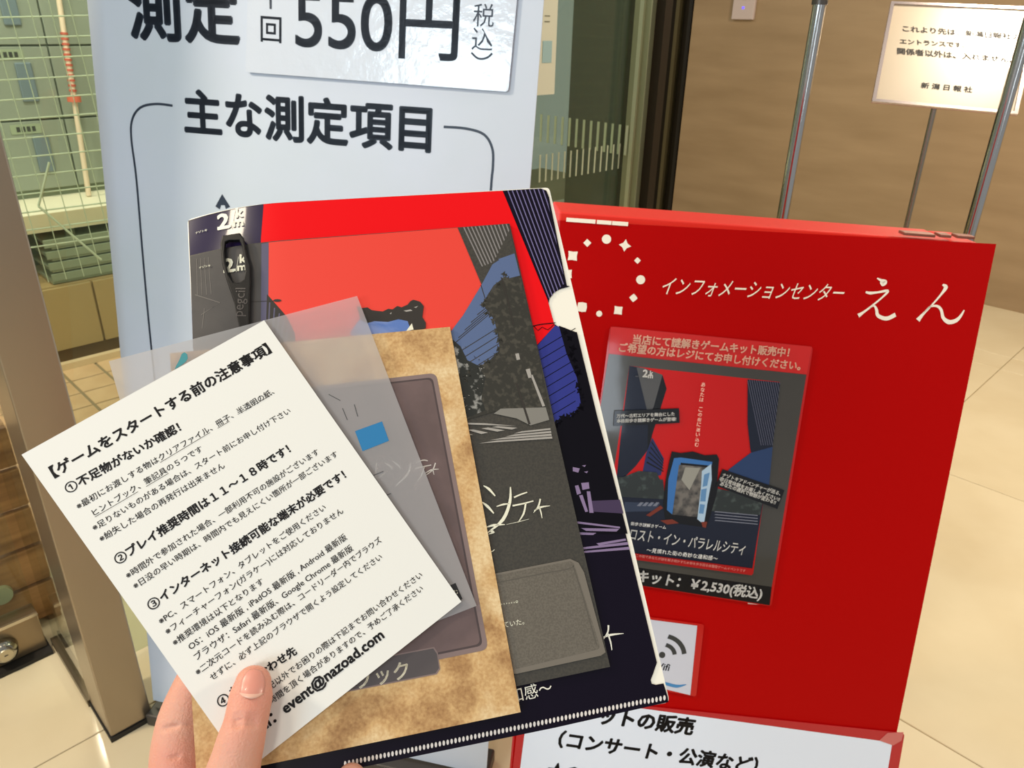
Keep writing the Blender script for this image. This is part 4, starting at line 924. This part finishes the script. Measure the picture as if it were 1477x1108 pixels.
parts = [
 # thumb, in front of the sheets
 [(Hh(300, 1290, .004), .0165, .0150), (Hh(316, 1210, .010), .0150, .0135), (Hh(331, 1135, .016), .0124, .0112), (Hh(345, 1078, .0195), .0108, .0095), (Hh(355, 1040, .0195), .0098, .0088), (Hh(362, 1004, .0182), .0098, .0078), (Hh(365, 985, .0170), .0084, .0064)],
 # index finger, behind the folder: seen on the left
 [(Hh(265, 1290, -.012), .0160, .0150), (Hh(258, 1180, -.016), .0150, .0125), (Hh(258, 1098, -.0165), .0136, .0115), (Hh(264, 1046, -.0165), .0128, .0110), (Hh(282, 990, -.0150), .0108, .0100), (Hh(320, 930, -.0130), .0096, .0090), (Hh(356, 888, -.0112), .0084, .0078), (Hh(374, 866, -.0100), .0074, .0064)],
 # middle finger
 [(Hh(290, 1300, -.010), .0140, .0140), (Hh(330, 1225, -.020), .0120, .0115), (Hh(400, 1150, -.020), .0104, .0098), (Hh(452, 1110, -.0140), .0090, .0085), (Hh(482, 1085, -.0110), .0082, .0070)],
 # ring finger, tip curling up below the folder's lower edge
 [(Hh(300, 1330, -.010), .0140, .0140), (Hh(360, 1262, -.018), .0112, .0110), (Hh(430, 1200, -.018), .0098, .0094), (Hh(480, 1160, -.010), .0088, .0084), (Hh(504, 1128, .002), .0076, .0070), (Hh(507, 1120, .006), .0066, .0060)],
 # little finger
 [(Hh(310, 1380, -.008), .0130, .0130), (Hh(370, 1330, -.014), .0100, .0098), (Hh(430, 1280, -.014), .0086, .0084), (Hh(470, 1240, -.008), .0074, .0070)],
 # palm and wrist
 [(Hh(300, 1760, -.030), .0300, .0230), (Hh(290, 1560, -.022), .0290, .0200), (Hh(292, 1430, -.014), .0360, .0190), (Hh(290, 1330, -.008), .0350, .0170), (Hh(285, 1240, -.010), .0270, .0130)],
 # web between thumb and index
 [(Hh(285, 1300, -.002), .0190, .0150), (Hh(292, 1200, -.002), .0150, .0100), (Hh(294, 1150, -.004), .0110, .0060)],
 # forearm running back towards the viewer
 [(Hh(300, 1600, -.024), .0270, .0210), (Hh(310, 1900, -.036), .0310, .0260), (Hh(330, 2400, -.050), .0380, .0330)],
]
V = []; Fc = []
for p in parts:
    v, f = loft(p); b0_ = len(V); V += v; Fc += [tuple(i + b0_ for i in q) for q in f]
tmp = meshobj('hand_tmp', V, Fc, M_skin)
bb = bmesh.new(); bb.from_mesh(tmp.data); bmesh.ops.recalc_face_normals(bb, faces=bb.faces); bb.to_mesh(tmp.data); bb.free()
m = tmp.modifiers.new('r', 'REMESH'); m.mode = 'VOXEL'; m.voxel_size = .0010; m.use_smooth_shade = True
m = tmp.modifiers.new('s', 'SMOOTH'); m.iterations = 9; m.factor = .6
bpy.context.view_layer.update()
hm = bpy.data.meshes.new_from_object(tmp.evaluated_get(bpy.context.evaluated_depsgraph_get()))
bpy.data.objects.remove(tmp)
co = np.zeros(len(hm.vertices) * 3); hm.vertices.foreach_get('co', co); co = co.reshape(-1, 3)
nr = np.zeros(len(hm.vertices) * 3); hm.vertices.foreach_get('normal', nr); nr = nr.reshape(-1, 3)
def crease(pa, pb, depth, width, reach=.012):
    global co
    a, b = np.array(pa), np.array(pb); d = b - a; L = np.linalg.norm(d); d = d / L; s = np.clip((co - a) @ d, 0, L); q = a + s[:, None] * d
    dist = np.linalg.norm(co - q, axis=1); endf = np.clip(np.minimum(s, L - s) / (L * .25), 0, 1)
    co = co - nr * (depth * np.exp(-(dist / width) ** 2) * (.25 + .75 * endf))[:, None]
for (y0, y1, y2, dp) in ((1041, 1037, 1042, .0014), (1049, 1045, 1048, .0011), (1033, 1030, 1034, .0008)):
    crease(Hh(334, y0, .0270), Hh(352, y1, .0290), dp, .0011); crease(Hh(352, y1, .0290), Hh(374, y2, .0265), dp, .0011)
crease(Hh(232, 1052, -.008), Hh(262, 1046, -.004), .0014, .0013); crease(Hh(262, 1046, -.004), Hh(296, 1044, -.008), .0014, .0013)
crease(Hh(236, 1093, -.008), Hh(262, 1092, -.004), .0010, .0013); crease(Hh(262, 1092, -.004), Hh(292, 1098, -.008), .0010, .0013)
hm.vertices.foreach_set('co', co.ravel()); hm.update()
hand = bpy.data.objects.new('hand', hm); link(hand)
tag(hand, 'left hand with bare forearm gripping the fanned papers, thumb in front', 'hand')
# thumbnail: a curved plate set into the thumb
nb = [(350, 1000), (352, 985), (357, 972), (365, 965), (373, 967), (378, 976), (379, 990), (377, 1003)]
from mathutils.bvhtree import BVHTree
bv = BVHTree.FromPolygons([Vector(c) for c in co], [tuple(p.vertices) for p in hm.polygons])
NR, NC = 14, 12; VV = []; ok = []
for i in range(NR):
    t = i / (NR - 1); yy = 1008 - 43 * t; cxn = 362.5 + 4.5 * t; wv = 17.5 * (1 - max(0, (t - .45) / .55) ** 2.2 * .5) * (1 - max(0, (.16 - t) / .16) ** 2 * .35)
    for j in range(NC):
        s = j / (NC - 1) * 2 - 1; x, y = cxn + wv * s, yy + (3.2 * (s * s) * (2 * t - 1))
        d = ray(x, y); hit = bv.ray_cast(Vector(CAM), Vector(d).normalized())
        if hit[0] is None: hp = Hh(x, y, .022); nn = FP.n
        else: hp = np.array(hit[0]); nn = np.array(hit[1])
        VV.append(hp + FP.n * (.00065 * (1 - .75 * s * s)))
Ff = [(i * NC + j, i * NC + j + 1, (i + 1) * NC + j + 1, (i + 1) * NC + j) for i in range(NR - 1) for j in range(NC - 1)]
nl = meshobj('thumbnail', VV, Ff, [mat('nail_pink', (220, 146, 128), .34, coat=.15, sss=.1), mat('nail_tip', (232, 180, 156), .36, coat=.15)], hand, [1 if f[0] // NC < 2 else 0 for f in Ff], smooth=True)
so_ = nl.modifiers.new('s', 'SOLIDIFY'); so_.thickness = .0005; so_.offset = 0
